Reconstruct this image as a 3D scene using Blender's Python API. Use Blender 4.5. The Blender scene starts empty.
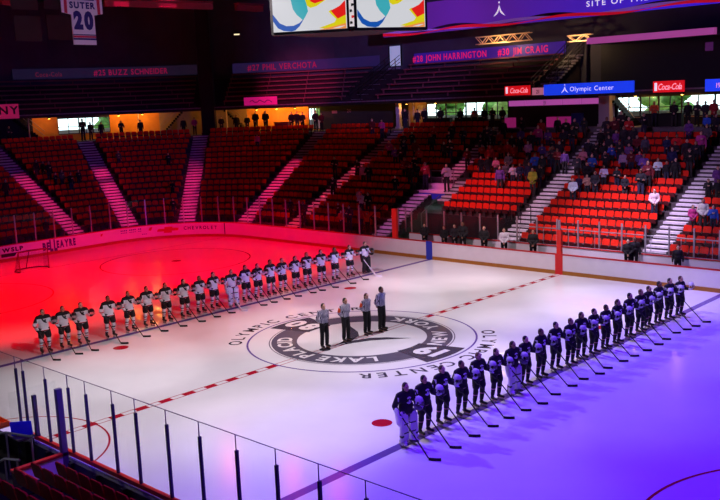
import bpy, bmesh, math, random
from mathutils import Vector, Matrix
random.seed(7)
PI = math.pi
SC = bpy.context.scene
COL = SC.collection

# ------------------------------------------------------------------ camera, world, lights, exposure
cam_d = bpy.data.cameras.new('camera')
cam_d.sensor_width = 36.0
cam_d.lens = 893.34 / 720 * 36.0
cam_d.clip_end = 500
cam = bpy.data.objects.new('camera', cam_d)
COL.objects.link(cam)
CR = Vector((0.73010, 0.68213, -0.04069)); CU = Vector((-0.08379, 0.14846, 0.98536)); CF = Vector((-0.67818, 0.71600, -0.16554))
CR.normalize(); CU = (CU - CR * CU.dot(CR)).normalized(); CF = CU.cross(CR)
cam.matrix_world = Matrix(((CR.x, CU.x, -CF.x, 23.916), (CR.y, CU.y, -CF.y, -25.152), (CR.z, CU.z, -CF.z, 9.386), (0, 0, 0, 1)))
SC.camera = cam

vs = SC.view_settings
vs.view_transform = 'Standard'; vs.look = 'None'; vs.exposure = 0.0; vs.gamma = 1.0
vs.use_curve_mapping = False
SC.cycles.transparent_max_bounces = 24
SC.cycles.max_bounces = 6
SC.cycles.use_denoising = True
SC.cycles.sample_clamp_indirect = 4.0

world = bpy.data.worlds.new('sky'); SC.world = world
world.use_nodes = True
wb = world.node_tree.nodes['Background']
wb.inputs['Color'].default_value = (0.80, 0.92, 1.0, 1)
wb.inputs['Strength'].default_value = 3.0

def spot(name, loc, target, power, color, half_deg, blend=.3, radius=.25):
    d = bpy.data.lights.new(name, 'SPOT')
    d.energy = power; d.color = color; d.spot_size = math.radians(2 * half_deg); d.spot_blend = blend
    d.shadow_soft_size = radius
    o = bpy.data.objects.new(name, d); COL.objects.link(o)
    o.location = loc
    o.rotation_euler = (Vector(target) - Vector(loc)).to_track_quat('-Z', 'Y').to_euler()
    return o
def point(name, loc, power, color, radius=.15):
    d = bpy.data.lights.new(name, 'POINT'); d.energy = power; d.color = color; d.shadow_soft_size = radius
    o = bpy.data.objects.new(name, d); COL.objects.link(o); o.location = loc
    return o
WHITE = (1.0, .85, .90); RED = (1.0, 0.0, 0.006); VIOLET = (.115, .004, 1.0); LILAC = (.78, .56, 1.0)
# white follow lights over the middle zone
for y in (-12.5, -4.5, 4.5, 12.5):
    spot('white_spot', (0, y, 15), (.2, y, 0), 4000, WHITE, 35, .4)
for y in (-8.5, -1.5, 5.5, 11):
    spot('white_cross_spot', (10, y, 14), (-6.2, y, 0), 4000, WHITE, 12.5, .5)
    spot('white_cross_spot', (-10, y, 14), (6.6, y, 0), 3500, (1, .80, .95), 12.5, .5)
# red wash over the left end
for y in (-7, 7):
    spot('red_spot', (-19.5, y, 16), (-21.5, y, .3), 15500, RED, 38, .3)
spot('red_spot', (-14, 0, 15.5), (-13, 0, 0), 5500, RED, 40, .5)
# violet wash over the right end
for y in (-12, 0, 12):
    spot('violet_spot', (10, y, 16), (15.5, y, 0), 10500, VIOLET, 52, 1.0)
spot('lilac_spot', (3, -7, 16), (4, -9, 0), 1500, (.72, .55, 1.0), 40, 1.0)
spot('lilac_spot', (4, 7, 16), (6.5, 4, 0), 2400, (.62, .55, 1.0), 38, 1.0)
spot('rose_wash_spot', (-5, -1, 15), (-6.5, 15.4, .6), 7500, (1, .62, .78), 22, .8)
spot('lilac_wash_spot', (5, -1, 15), (6, 15.4, .6), 6500, (.85, .66, 1.0), 22, .8)
# low violet side light raking the left boards and stairs from the right
spot('violet_side_spot', (20, 0, 9), (-34, 10, 1.5), 13000, (.05, .012, 1.0), 17, .8)
# light on the stands
spot('lilac_stand_spot', (2.5, 12, 18), (1.5, 20.0, 1.6), 26000, LILAC, 17, .9)
spot('rose_stand_spot', (-9, 12, 18), (-9.5, 20.6, 2.6), 9000, (1, .25, .50), 16, .9)
spot('red_stand_spot', (-12, 0, 16), (-35, 18, 1), 200, (1, .004, .05), 30, .9)
spot('pink_deck_spot', (-8, -2, 15), (-34.8, 29.8, 10.9), 50000, (1, .08, .32), 6, .9)
spot('violet_crowd_spot', (4, 4, 17), (0, 27, 6), 4600, (.75, .40, 1.0), 21, 1.0)
spot('violet_pen_spot', (8.5, -18.5, 12), (3.9, -15.9, 1.0), 3500, (.12, .04, 1.0), 11, .7)
spot('rose_near_spot', (14, -14, 16), (7, -18, 2.5), 900, (1, .08, .12), 24, .9)
spot('violet_wall_spot', (2, 6, 14), (-30, 35, 14.5), 26000, (.42, .22, 1.0), 15, .9)
for q, h in (((-25, 12, 16), (8, -12, 0)), ((-20, 13.5, 16), (10.5, -12, 0)), ((-16, 13.9, 16), (12, -12, 0))): spot('red_head', q, h, 420, (1, .02, .05), 4, .8, .3)
spot('rose_banner_spot', (6, -12, 13), (-12, -3.9, 13.5), 1500, (1, .55, .9), 9, .7)

# ------------------------------------------------------------------ materials
def lin(c):
    return tuple((v / 255 / 12.92) if v / 255 <= .04045 else ((v / 255 + .055) / 1.055) ** 2.4 for v in c)
MATS = {}
def mat(name, rgb=(128, 128, 128), rough=.6, metal=0.0, noise=0.0, nscale=20.0, emit=None, estr=1.0, spec=.5, bump=0.0):
    if name in MATS: return MATS[name]
    m = bpy.data.materials.new(name); m.use_nodes = True
    nt = m.node_tree; b = nt.nodes['Principled BSDF']
    c = lin(rgb) + (1,)
    b.inputs['Base Color'].default_value = c
    b.inputs['Roughness'].default_value = rough; b.inputs['Metallic'].default_value = metal
    b.inputs['Specular IOR Level'].default_value = spec
    if noise > 0 or bump > 0:
        tc = nt.nodes.new('ShaderNodeTexCoord'); n = nt.nodes.new('ShaderNodeTexNoise')
        n.inputs['Scale'].default_value = nscale; n.inputs['Detail'].default_value = 4
        nt.links.new(tc.outputs['Object'], n.inputs['Vector'])
        if noise > 0:
            mx = nt.nodes.new('ShaderNodeMix'); mx.data_type = 'RGBA'; mx.blend_type = 'MULTIPLY'
            mp = nt.nodes.new('ShaderNodeMapRange')
            mp.inputs['From Min'].default_value = .3; mp.inputs['From Max'].default_value = .7
            mp.inputs['To Min'].default_value = 1 - noise; mp.inputs['To Max'].default_value = 1.0
            nt.links.new(n.outputs['Fac'], mp.inputs['Value'])
            mx.inputs[0].default_value = 1; mx.inputs[6].default_value = c
            nt.links.new(mp.outputs[0], mx.inputs[7]); nt.links.new(mx.outputs[2], b.inputs['Base Color'])
        if bump > 0:
            bp = nt.nodes.new('ShaderNodeBump'); bp.inputs['Strength'].default_value = bump
            nt.links.new(n.outputs['Fac'], bp.inputs['Height']); nt.links.new(bp.outputs['Normal'], b.inputs['Normal'])
    if emit is not None:
        b.inputs['Emission Color'].default_value = lin(emit) + (1,); b.inputs['Emission Strength'].default_value = estr
    MATS[name] = m
    return m
def obj_color_mat(name, rough=.8, noise=.25, nscale=30):
    m = mat(name, (200, 200, 200), rough, noise=noise, nscale=nscale)
    nt = m.node_tree; oi = nt.nodes.new('ShaderNodeObjectInfo')
    mx = [n for n in nt.nodes if n.type == 'MIX'][0]
    nt.links.new(oi.outputs['Color'], mx.inputs[6])
    return m
def glass_mat(name, tint=(1, 1, 1), refl=1.0):
    m = bpy.data.materials.new(name); m.use_nodes = True
    nt = m.node_tree; nt.nodes.clear()
    o = nt.nodes.new('ShaderNodeOutputMaterial'); t = nt.nodes.new('ShaderNodeBsdfTransparent'); g = nt.nodes.new('ShaderNodeBsdfGlossy')
    f = nt.nodes.new('ShaderNodeFresnel'); f.inputs['IOR'].default_value = 1.3
    ge = nt.nodes.new('ShaderNodeNewGeometry'); iv = nt.nodes.new('ShaderNodeMath'); iv.operation = 'SUBTRACT'; iv.inputs[0].default_value = 1.0; nt.links.new(ge.outputs['Backfacing'], iv.inputs[1])
    mb_ = nt.nodes.new('ShaderNodeMath'); mb_.operation = 'MULTIPLY'
    mu = nt.nodes.new('ShaderNodeMath'); mu.operation = 'MULTIPLY'; mu.inputs[1].default_value = refl
    mx = nt.nodes.new('ShaderNodeMixShader')
    t.inputs['Color'].default_value = tint + (1,); g.inputs['Roughness'].default_value = .03
    nt.links.new(f.outputs[0], mu.inputs[0]); nt.links.new(mu.outputs[0], mb_.inputs[0]); nt.links.new(iv.outputs[0], mb_.inputs[1]); nt.links.new(mb_.outputs[0], mx.inputs[0])
    nt.links.new(t.outputs[0], mx.inputs[1]); nt.links.new(g.outputs[0], mx.inputs[2]); nt.links.new(mx.outputs[0], o.inputs[0])
    MATS[name] = m
    return m
def ramp_z_mat(name, stops, sleeve, ylim=.25, rough=.8):
    """cloth with horizontal trim bands woven at fixed heights; sleeves (|y| > ylim) have their own bands"""
    m = mat(name, (200, 200, 200), rough)
    nt = m.node_tree; b = nt.nodes['Principled BSDF']
    tc = nt.nodes.new('ShaderNodeTexCoord'); sp = nt.nodes.new('ShaderNodeSeparateXYZ')
    nt.links.new(tc.outputs['Object'], sp.inputs[0])
    def ramp(st):
        mp = nt.nodes.new('ShaderNodeMath'); mp.operation = 'MULTIPLY'; mp.inputs[1].default_value = .5
        nt.links.new(sp.outputs['Z'], mp.inputs[0])
        r = nt.nodes.new('ShaderNodeValToRGB'); r.color_ramp.interpolation = 'CONSTANT'
        el = r.color_ramp.elements
        el[0].position = st[0][0] * .5; el[0].color = lin(st[0][1]) + (1,)
        el[1].position = st[1][0] * .5; el[1].color = lin(st[1][1]) + (1,)
        for z, c in st[2:]:
            e = el.new(z * .5); e.color = lin(c) + (1,)
        nt.links.new(mp.outputs[0], r.inputs[0])
        return r
    a = ramp(stops); s = ramp(sleeve)
    ab = nt.nodes.new('ShaderNodeMath'); ab.operation = 'ABSOLUTE'; nt.links.new(sp.outputs['Y'], ab.inputs[0])
    gt = nt.nodes.new('ShaderNodeMath'); gt.operation = 'GREATER_THAN'; gt.inputs[1].default_value = ylim
    nt.links.new(ab.outputs[0], gt.inputs[0])
    mx = nt.nodes.new('ShaderNodeMix'); mx.data_type = 'RGBA'
    nt.links.new(gt.outputs[0], mx.inputs[0]); nt.links.new(a.outputs[0], mx.inputs[6]); nt.links.new(s.outputs[0], mx.inputs[7])
    nt.links.new(mx.outputs[2], b.inputs['Base Color'])
    return m
def stripe_y_mat(name, c0, c1, period):
    m = mat(name, c0, .8); nt = m.node_tree; b = nt.nodes['Principled BSDF']
    tc = nt.nodes.new('ShaderNodeTexCoord'); sp = nt.nodes.new('ShaderNodeSeparateXYZ'); nt.links.new(tc.outputs['Object'], sp.inputs[0])
    mo = nt.nodes.new('ShaderNodeMath'); mo.operation = 'PINGPONG'; mo.inputs[1].default_value = period; nt.links.new(sp.outputs['Y'], mo.inputs[0])
    gt = nt.nodes.new('ShaderNodeMath'); gt.operation = 'GREATER_THAN'; gt.inputs[1].default_value = period * .5; nt.links.new(mo.outputs[0], gt.inputs[0])
    mx = nt.nodes.new('ShaderNodeMix'); mx.data_type = 'RGBA'; mx.inputs[6].default_value = lin(c0) + (1,); mx.inputs[7].default_value = lin(c1) + (1,)
    nt.links.new(gt.outputs[0], mx.inputs[0]); nt.links.new(mx.outputs[2], b.inputs['Base Color'])
    return m

ICE = mat('ice', (236, 236, 240), .17, noise=.05, nscale=.8, spec=.20)
CONC = mat('concrete', (110, 108, 112), .9, noise=.25, nscale=3)
TIER = mat('terrace_concrete', (70, 62, 64), .95, noise=.3, nscale=2)
STEP = mat('step_paint', (205, 200, 205), .85, noise=.25, nscale=6)
SEAT = mat('red_seat_plastic', (230, 36, 14), .65, noise=.12, nscale=6, spec=.2)
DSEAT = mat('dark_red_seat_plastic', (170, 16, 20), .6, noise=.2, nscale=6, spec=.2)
STEEL = mat('steel', (150, 150, 155), .35, .9, noise=.1)
DARKM = mat('dark_metal', (22, 22, 26), .5, .6, noise=.2)
BLACK = mat('black_paint', (14, 13, 15), .7, noise=.3, nscale=4)
DWALL = mat('dark_wall', (40, 38, 44), .9, noise=.3, nscale=1.2)
BWALL = mat('back_wall', (66, 64, 76), .9, noise=.25, nscale=.6)
BOARD = mat('dasher_board_white', (226, 222, 226), .45, noise=.06, nscale=2)
YELLOW = mat('kick_plate_yellow', (168, 108, 28), .5, noise=.15, nscale=4)
REDCAP = mat('cap_rail_red', (190, 26, 30), .4, noise=.1)
BLUEP = mat('blue_paint', (36, 60, 190), .4, noise=.1)
REDP = mat('red_paint', (214, 30, 34), .5, noise=.1)
ICEBLUE = mat('ice_line_blue', (112, 88, 164), .2, noise=.12, nscale=3, spec=.3)
ICERED = mat('ice_line_red', (184, 24, 50), .2, noise=.12, nscale=3, spec=.3)
ICEGREY = mat('ice_logo_grey', (98, 94, 112), .2, noise=.12, nscale=3, spec=.3)
ICEDARK = mat('ice_logo_dark', (78, 74, 88), .2, noise=.12, nscale=3, spec=.3)
ICEWHITE = mat('ice_logo_white', (240, 240, 244), .2, noise=.05, spec=.3)
GLASS = glass_mat('rink_glass', (.97, .98, .98), 1.0)
SILL = mat('orange_wall', (214, 140, 50), .8, noise=.2, nscale=1.5)  # warm lamp orange put into the tan wall colour
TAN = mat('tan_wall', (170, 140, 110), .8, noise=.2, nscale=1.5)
SKIN = obj_color_mat('skin', .6, .12, 25)
CLOTH = obj_color_mat('clothing_fabric', .85, .25, 25)
HAIR = obj_color_mat('hair_strands', .7, .35, 60)
LEATHER = mat('black_leather', (18, 17, 20), .5, noise=.3)
EYE = mat('eye_dark', (25, 20, 20), .3); LIP = mat('lips', (150, 80, 75), .5)
WOODF = mat('stick_shaft', (24, 22, 24), .5, noise=.4, nscale=14)
WHITEP = mat('white_plastic', (232, 232, 238), .4, noise=.06)
# ------------------------------------------------------------------ geometry helpers
class MB:
    """collects shapes and builds them as ONE mesh object"""
    def __init__(s): s.v = []; s.f = []; s.m = []; s.sm = []
    def add(s, vs, fs, mi=0, smooth=False):
        o = len(s.v); s.v += [tuple(v) for v in vs]
        for f in fs: s.f.append([o + i for i in f]); s.m.append(mi); s.sm.append(smooth)
    def box(s, a, b, mi=0):
        x0, y0, z0 = a; x1, y1, z1 = b
        s.hexa([(x0, y0, z0), (x1, y0, z0), (x1, y1, z0), (x0, y1, z0)], [(x0, y0, z1), (x1, y0, z1), (x1, y1, z1), (x0, y1, z1)], mi)
        return s
    def hexa(s, lo, hi, mi=0):
        s.add(list(lo) + list(hi), [(3, 2, 1, 0), (4, 5, 6, 7), (0, 1, 5, 4), (1, 2, 6, 5), (2, 3, 7, 6), (3, 0, 4, 7)], mi)
        return s
    def tube(s, p0, p1, r, r1=None, n=8, mi=0, caps=True):
        p0 = Vector(p0); p1 = Vector(p1); r1 = r if r1 is None else r1
        d = (p1 - p0).normalized(); a = d.orthogonal().normalized(); b = d.cross(a)
        vs = [p0 + (a * math.cos(2 * PI * i / n) + b * math.sin(2 * PI * i / n)) * r for i in range(n)] + \
             [p1 + (a * math.cos(2 * PI * i / n) + b * math.sin(2 * PI * i / n)) * r1 for i in range(n)]
        s.add(vs, [(i, (i + 1) % n, n + (i + 1) % n, n + i) for i in range(n)], mi, True)
        if caps: s.add(vs, [tuple(range(n - 1, -1, -1)), tuple(range(n, 2 * n))], mi)
        return s
    def path(s, pts, r, n=6, mi=0):
        for a, b in zip(pts, pts[1:]): s.tube(a, b, r, n=n, mi=mi)
        return s
    def bar(s, p0, p1, w, h, mi=0, up=(0, 0, 1)):
        """rectangular bar from p0 to p1, w sideways, h along up"""
        p0 = Vector(p0); p1 = Vector(p1); d = (p1 - p0).normalized(); sd = d.cross(Vector(up))
        if sd.length < 1e-5: sd = d.orthogonal()
        sd.normalize(); u = sd.cross(d)
        q = [(-w / 2, -h / 2), (w / 2, -h / 2), (w / 2, h / 2), (-w / 2, h / 2)]
        s.hexa([p0 + sd * a + u * b for a, b in q], [p1 + sd * a + u * b for a, b in q], mi)
        return s
    def prism(s, pts, off, mi=0):
        """closed planar polygon extruded by vector off"""
        n = len(pts); off = Vector(off); pts = [Vector(p) for p in pts]
        s.add(pts + [p + off for p in pts], [tuple(range(n - 1, -1, -1)), tuple(range(n, 2 * n))] + [(i, (i + 1) % n, n + (i + 1) % n, n + i) for i in range(n)], mi)
        return s
    def ell(s, c, r, mi=0, nu=16, nv=10, rot=None):
        vs = []; fs = []
        c = Vector(c)
        for j in range(nv + 1):
            t = PI * j / nv
            for i in range(nu):
                a = 2 * PI * i / nu
                v = Vector((r[0] * math.sin(t) * math.cos(a), r[1] * math.sin(t) * math.sin(a), r[2] * math.cos(t)))
                if rot is not None: v = rot @ v
                vs.append(c + v)
        for j in range(nv):
            for i in range(nu):
                fs.append((j * nu + i, (j + 1) * nu + i, (j + 1) * nu + (i + 1) % nu, j * nu + (i + 1) % nu))
        s.add(vs, fs, mi, True)
        return s
    def cap(s, p0, p1, r0, r1=None, n=12, flat=None, mi=0):
        """rounded tapered limb; flat = (direction, factor) squeezes it"""
        p0 = Vector(p0); p1 = Vector(p1); r1 = r0 if r1 is None else r1
        d = (p1 - p0); L = d.length
        d = d.normalized() if L > 1e-6 else Vector((0, 0, 1)); a = d.orthogonal().normalized(); b = d.cross(a)
        rings = []
        for k in range(0, 5): t = PI / 2 * (1 - k / 4); rings.append((-r0 * math.sin(t), r0 * max(math.cos(t), .02)))
        for k in range(0, 5): t = PI / 2 * k / 4; rings.append((L + r1 * math.sin(t), r1 * max(math.cos(t), .02)))
        vs = []
        for h, r in rings:
            for i in range(n):
                o = (a * math.cos(2 * PI * i / n) + b * math.sin(2 * PI * i / n)) * r
                if flat: f = Vector(flat[0]).normalized(); o = o - f * o.dot(f) * (1 - flat[1])
                vs.append(p0 + d * h + o)
        m = len(rings)
        fs = [(j * n + i, j * n + (i + 1) % n, (j + 1) * n + (i + 1) % n, (j + 1) * n + i) for j in range(m - 1) for i in range(n)]
        fs += [tuple(range(n - 1, -1, -1)), tuple(range((m - 1) * n, m * n))]
        s.add(vs, fs, mi, True)
        return s
    def mesh(s, name, mats):
        me = bpy.data.meshes.new(name); me.from_pydata(s.v, [], s.f)
        for m in (mats if isinstance(mats, (list, tuple)) else [mats]): me.materials.append(m)
        me.polygons.foreach_set('material_index', s.m); me.polygons.foreach_set('use_smooth', s.sm)
        me.validate(); me.update()
        return me
    def build(s, name, mats, parent=None, recalc=True):
        me = s.mesh(name, mats)
        if recalc:
            bm = bmesh.new(); bm.from_mesh(me); bmesh.ops.recalc_face_normals(bm, faces=bm.faces); bm.to_mesh(me); bm.free()
        return link(name, me, parent)
def link(name, data, parent=None, loc=None, rz=None):
    o = bpy.data.objects.new(name, data); COL.objects.link(o)
    if parent is not None: o.parent = parent
    if loc is not None: o.location = loc
    if rz is not None: o.rotation_euler = (0, 0, rz)
    return o
def tag(o, label=None, cat=None, group=None, kind=None):
    if label: o['label'] = label
    if cat: o['category'] = cat
    if group: o['group'] = group
    if kind: o['kind'] = kind
    return o
def empty(name, loc, rz=0, label=None, cat=None, group=None):
    o = bpy.data.objects.new(name, None); COL.objects.link(o); o.location = loc; o.rotation_euler = (0, 0, rz); o.empty_display_size = .1
    return tag(o, label, cat, group)
def structure(o, label=None): return tag(o, label, None, None, 'structure')
KIDS = {}
def copy_tree(o, parent=None):
    c = o.copy(); COL.objects.link(c)
    if parent is not None: c.parent = parent
    for ch in KIDS.get(o.name) or list(o.children): copy_tree(ch, c)
    return c
ORD = ['first', 'second', 'third', 'fourth', 'fifth', 'sixth', 'seventh', 'eighth', 'ninth', 'tenth', 'eleventh', 'twelfth', 'thirteenth', 'fourteenth', 'fifteenth', 'sixteenth', 'seventeenth', 'eighteenth', 'nineteenth', 'twentieth', 'twenty-first', 'twenty-second', 'twenty-third', 'twenty-fourth', 'twenty-fifth', 'twenty-sixth', 'twenty-seventh', 'twenty-eighth', 'twenty-ninth', 'thirtieth']

# lettering: outlines of the built-in font turned into solid mesh letters
_glyph = {}
def glyph(ch, bold=.02):
    k = (ch, bold)
    if k not in _glyph:
        c = bpy.data.curves.new('letters', 'FONT'); c.body = ch; c.size = 1.0; c.offset = bold; c.extrude = 0.0; c.resolution_u = 3
        o = bpy.data.objects.new('letters', c); COL.objects.link(o)
        dg = bpy.context.evaluated_depsgraph_get()
        me = bpy.data.meshes.new_from_object(o.evaluated_get(dg))
        vs = [tuple(v.co) for v in me.vertices]; fs = [tuple(p.vertices) for p in me.polygons]
        c.body = ch + 'I'; dg.update()
        bpy.data.objects.remove(o); bpy.data.curves.remove(c); bpy.data.meshes.remove(me)
        w = (max(v[0] for v in vs) if vs else .3)
        x0 = (min(v[0] for v in vs) if vs else 0)
        _glyph[k] = (vs, fs, x0, w)
    return _glyph[k]
def layout(text, size, gap=.1, bold=.02, xs=1.0):
    x = 0; out = []
    for ch in text:
        if ch == ' ': x += .38 * size * xs; continue
        vs, fs, x0, x1 = glyph(ch, bold)
        out.append((ch, x - x0 * size * xs)); x += (x1 - x0 + gap) * size * xs
    return out, x - gap * size * xs
def text_flat(mb, text, origin, ux, uy, size, depth=.01, gap=.1, bold=.02, mi=0, center=True, xs=1.0, shear=0.0):
    """letters standing on plane (ux, uy) at origin, with small real thickness"""
    ux = Vector(ux).normalized(); uy = Vector(uy).normalized(); n = ux.cross(uy); O = Vector(origin)
    lay, W = layout(text, size, gap, bold, xs)
    sh = -W / 2 if center else 0
    for ch, x in lay:
        vs, fs, x0, x1 = glyph(ch, bold)
        P = [O + ux * (sh + x + v[0] * size * xs + v[1] * size * shear) + uy * (v[1] * size) + n * depth for v in vs]
        mb.add(P, fs, mi)
    return W
# ------------------------------------------------------------------ the bowl: everything is laid out from the rink outline
YB, XB, RC = 15.1, -31.9, 6.8
CX, CY = XB + RC, YB - RC
def P(d, s, z=0.0):
    """point d metres outside the boards; s < 0 left end straight, 0..90 corner angle, > 90 far side"""
    if s <= 0: return Vector((XB - d, CY + s, z))
    if s >= 90: return Vector((CX + s - 90, YB + d, z))
    a = math.radians(s)
    return Vector((CX - (RC + d) * math.cos(a), CY + (RC + d) * math.sin(a), z))
def N(s):
    if s <= 0: return Vector((-1, 0, 0))
    if s >= 90: return Vector((0, 1, 0))
    return Vector((-math.cos(math.radians(s)), math.sin(math.radians(s)), 0))
def SX(x): return 90 + x - CX
def SY(y): return y - CY
def samples(s0, s1, da=3.0):
    out = [s0]
    for b in [0.0] + [da * i for i in range(1, int(90 / da))] + [90.0]:
        if s0 < b < s1: out.append(b)
    out.append(s1)
    return out
def strip(mb, d0, d1, z0, z1, s0, s1, mi=0, da=3.0):
    """solid curved bar between offsets d0..d1, heights z0..z1, path s0..s1"""
    S = samples(s0, s1, da)
    for a, b in zip(S, S[1:]):
        mb.hexa([P(d0, a, z0), P(d0, b, z0), P(d1, b, z0), P(d1, a, z0)], [P(d0, a, z1), P(d0, b, z1), P(d1, b, z1), P(d1, a, z1)], mi)
    return mb
def path_text(mb, text, d, s_mid, z, size, depth=.012, gap=.12, bold=.02, mi=0, xs=1.0):
    """lettering on a wall facing the rink, readable from the ice"""
    n = -N(s_mid); ux = Vector((0, 0, 1)).cross(n)
    return text_flat(mb, text, P(d, s_mid, z) , ux, (0, 0, 1), size, depth, gap, bold, mi, True, xs)

# floor, ceiling, outer walls
structure(MB().box((-70, -50, -.4), (45, 60, -.06)).build('floor', CONC))
ice = MB()
pts = []
for s in [SY(-30)] + samples(SY(-12), SX(26)): pts.append(P(0.02, s, 0))
poly = [(26, -YB, 0)] + [(x, y, 0) for x, y, z in reversed(pts)] ; 
ring = [p for p in pts if p.y > -YB + .01]
outline = [Vector((26, -YB, -.05)), Vector((26, YB, -.05))] + [Vector((p.x, p.y, -.05)) for p in reversed(ring[:-1])] + [Vector((XB - .02, -YB, -.05))]
ice.prism(outline, (0, 0, .05))
ICEO = structure(ice.build('ice_floor', ICE), 'white skating ice with painted lines')
_c = [Vector((45, -50, 19.0))] + [P(21.1, s, 19.0) for s in reversed(samples(SY(-50), SX(45), 5))]
structure(MB().prism(_c, (0, 0, .4)).build('ceiling', BLACK))
structure(MB().box((44.6, -50, -.4), (45, 62, 19)).build('wall_right', DWALL))
structure(MB().box((-75, -50.4, -.4), (45, -50, 19)).build('wall_near', DWALL))
wl = MB(); strip(wl, 20.7, 21.1, 9.2, 19.0, SY(-50), SX(45), da=5)
structure(wl.build('wall_far', BWALL), 'tall wall behind the upper deck')

# ------------------------------------------------------------------ paint in the ice
def ring_mesh(mb, r0, r1, a0=0, a1=360, z=.004, n=72, cx=0, cy=0, mi=0):
    k = max(2, int(n * abs(a1 - a0) / 360))
    vs = []
    for i in range(k + 1):
        a = math.radians(a0 + (a1 - a0) * i / k)
        vs += [(cx + r0 * math.cos(a), cy + r0 * math.sin(a), z), (cx + r1 * math.cos(a), cy + r1 * math.sin(a), z)]
    mb.add(vs, [(2 * i, 2 * i + 1, 2 * i + 3, 2 * i + 2) for i in range(k)], mi)
def quad(mb, x0, y0, x1, y1, z=.003, mi=0): mb.add([(x0, y0, z), (x1, y0, z), (x1, y1, z), (x0, y1, z)], [(0, 1, 2, 3)], mi)
for bx in (-8.58, 8.58):
    m = MB(); quad(m, bx - .15, -YB, bx + .15, YB); m.build('blue_line', ICEBLUE, ICEO)
m = MB()
for sx in (-.15, .11): quad(m, sx, -YB, sx + .04, YB)
n = 66
for i in range(n):
    y0 = -YB + 2 * YB * i / n
    if i % 2 == 0 and abs(y0 + YB / n) > 3.9: quad(m, -.11, y0, .11, y0 + 2 * YB / n)
m.build('centre_line', ICERED, ICEO)
m = MB(); ring_mesh(m, 4.52, 4.60, n=120); m.build('centre_circle', ICEBLUE, ICEO)
for sx in (-1, 1):
    for sy in (-1, 1):
        m = MB(); ring_mesh(m, 0.001, .31, n=28, cx=7.0 * sx, cy=6.66 * sy); m.build('faceoff_dot', ICERED, ICEO)
m = MB(); ring_mesh(m, 3.0, 3.06, 0, 180, n=80, cy=-YB + .1); m.build('referee_crease', ICERED, ICEO)
for ex, ey in ((-22, -6.7), (-22, 6.7), (19.8, -6.4), (19.8, 6.4)):
    m = MB(); ring_mesh(m, 4.52, 4.60, n=120, cx=ex, cy=ey); ring_mesh(m, .001, .31, n=28, cx=ex, cy=ey); m.build('faceoff_circle', ICERED, ICEO)
m = MB(); quad(m, -27.13, -14.6, -27.07, 14.6); m.build('goal_line', ICERED, ICEO)
m = MB(); ring_mesh(m, 2.60, 3.62, n=110, z=.004); ring_mesh(m, 3.68, 3.72, n=110, z=.004); m.build('logo_ring', ICEGREY, ICEO)
for nm, ac, tx in (('logo_tab', 0, '19'), ('logo_tab', 180, '80')):
    m = MB(); ring_mesh(m, 2.50, 4.40, ac - 15, ac + 15, z=.006)
    tb = m.build(nm, ICEDARK, ICEO)
    m = MB(); a = math.radians(ac); c = Vector((math.cos(a), math.sin(a), 0)) * 3.45
    # read from the far side: right is -x, up is -y
    text_flat(m, tx, c + Vector((0, .48, .009)), (-1, 0, 0), (0, -1, 0), 1.35, 0, .12, .05)
    m.build('tab_number', ICEWHITE, tb)
def arc_text(mb, text, r, a0, a1, size, z, out=True, bold=.03, xs=1.0):
    """letters spread from angle a0 to a1 (degrees), spaced by their widths; tops point away from the centre if out"""
    lay, W = layout(text, size, .16, bold, xs)
    cen = [x + (glyph(ch, bold)[2] + glyph(ch, bold)[3]) / 2 * size * xs for ch, x in lay]
    for (ch, x), c in zip(lay, cen):
        a = math.radians(a0 + (a1 - a0) * (c - cen[0]) / (cen[-1] - cen[0])); rd = Vector((math.cos(a), math.sin(a), 0))
        up = rd if out else -rd; ux = up.cross(Vector((0, 0, 1)))
        vs, fs, x0, x1 = glyph(ch, bold)
        o = rd * r + Vector((0, 0, z)) - up * size * .36 - ux * (x0 + x1) / 2 * size * xs
        mb.add([o + ux * v[0] * size * xs + up * v[1] * size for v in vs], fs)
m = MB(); arc_text(m, 'OLYMPIC CENTER', 5.08, 44, -46, .76, .005, True, .015); m.build('ring_lettering', ICEDARK, ICEO)
m = MB(); arc_text(m, 'OLYMPIC CENTER', 5.08, -136, -224, .76, .005, True, .015); m.build('ring_lettering', ICEDARK, ICEO)
m = MB(); arc_text(m, 'LAKE PLACID', 3.11, -40, -140, .80, .007, bold=.03); m.build('ring_lettering', ICEWHITE, ICEO)
m = MB(); arc_text(m, 'NEW YORK', 3.11, 20, 104, .80, .007, out=False, bold=.03); m.build('ring_lettering', ICEWHITE, ICEO)
def emblem(mb, O, ux, uy, s, n=(0, 0, 1), dz=0.0, mi=0):
    """peak-shaped emblem: two flared legs under a small dot"""
    O = Vector(O); ux = Vector(ux); uy = Vector(uy); off = Vector(n) * dz
    for sg in (-1, 1):
        pts = [(0.02, .95), (.14, .55), (.34, .12), (.95, -.55), (.45, -.28), (.16, -.02), (.02, .35)]
        mb.add([O + ux * (sg * x * s) + uy * (y * s) + off for x, y in pts], [(0, 1, 2, 5, 6), (2, 3, 4, 5)], mi)
    k = 10
    mb.add([O + uy * (1.25 * s) + ux * (.13 * s * math.cos(2 * PI * i / k)) + uy * (.13 * s * math.sin(2 * PI * i / k)) + off for i in range(k)], [tuple(range(k))], mi)
m = MB(); emblem(m, (0, .1, .006), (-1, 0, 0), (0, -1, 0), 1.75); m.build('centre_emblem', ICEDARK, ICEO)

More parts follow.
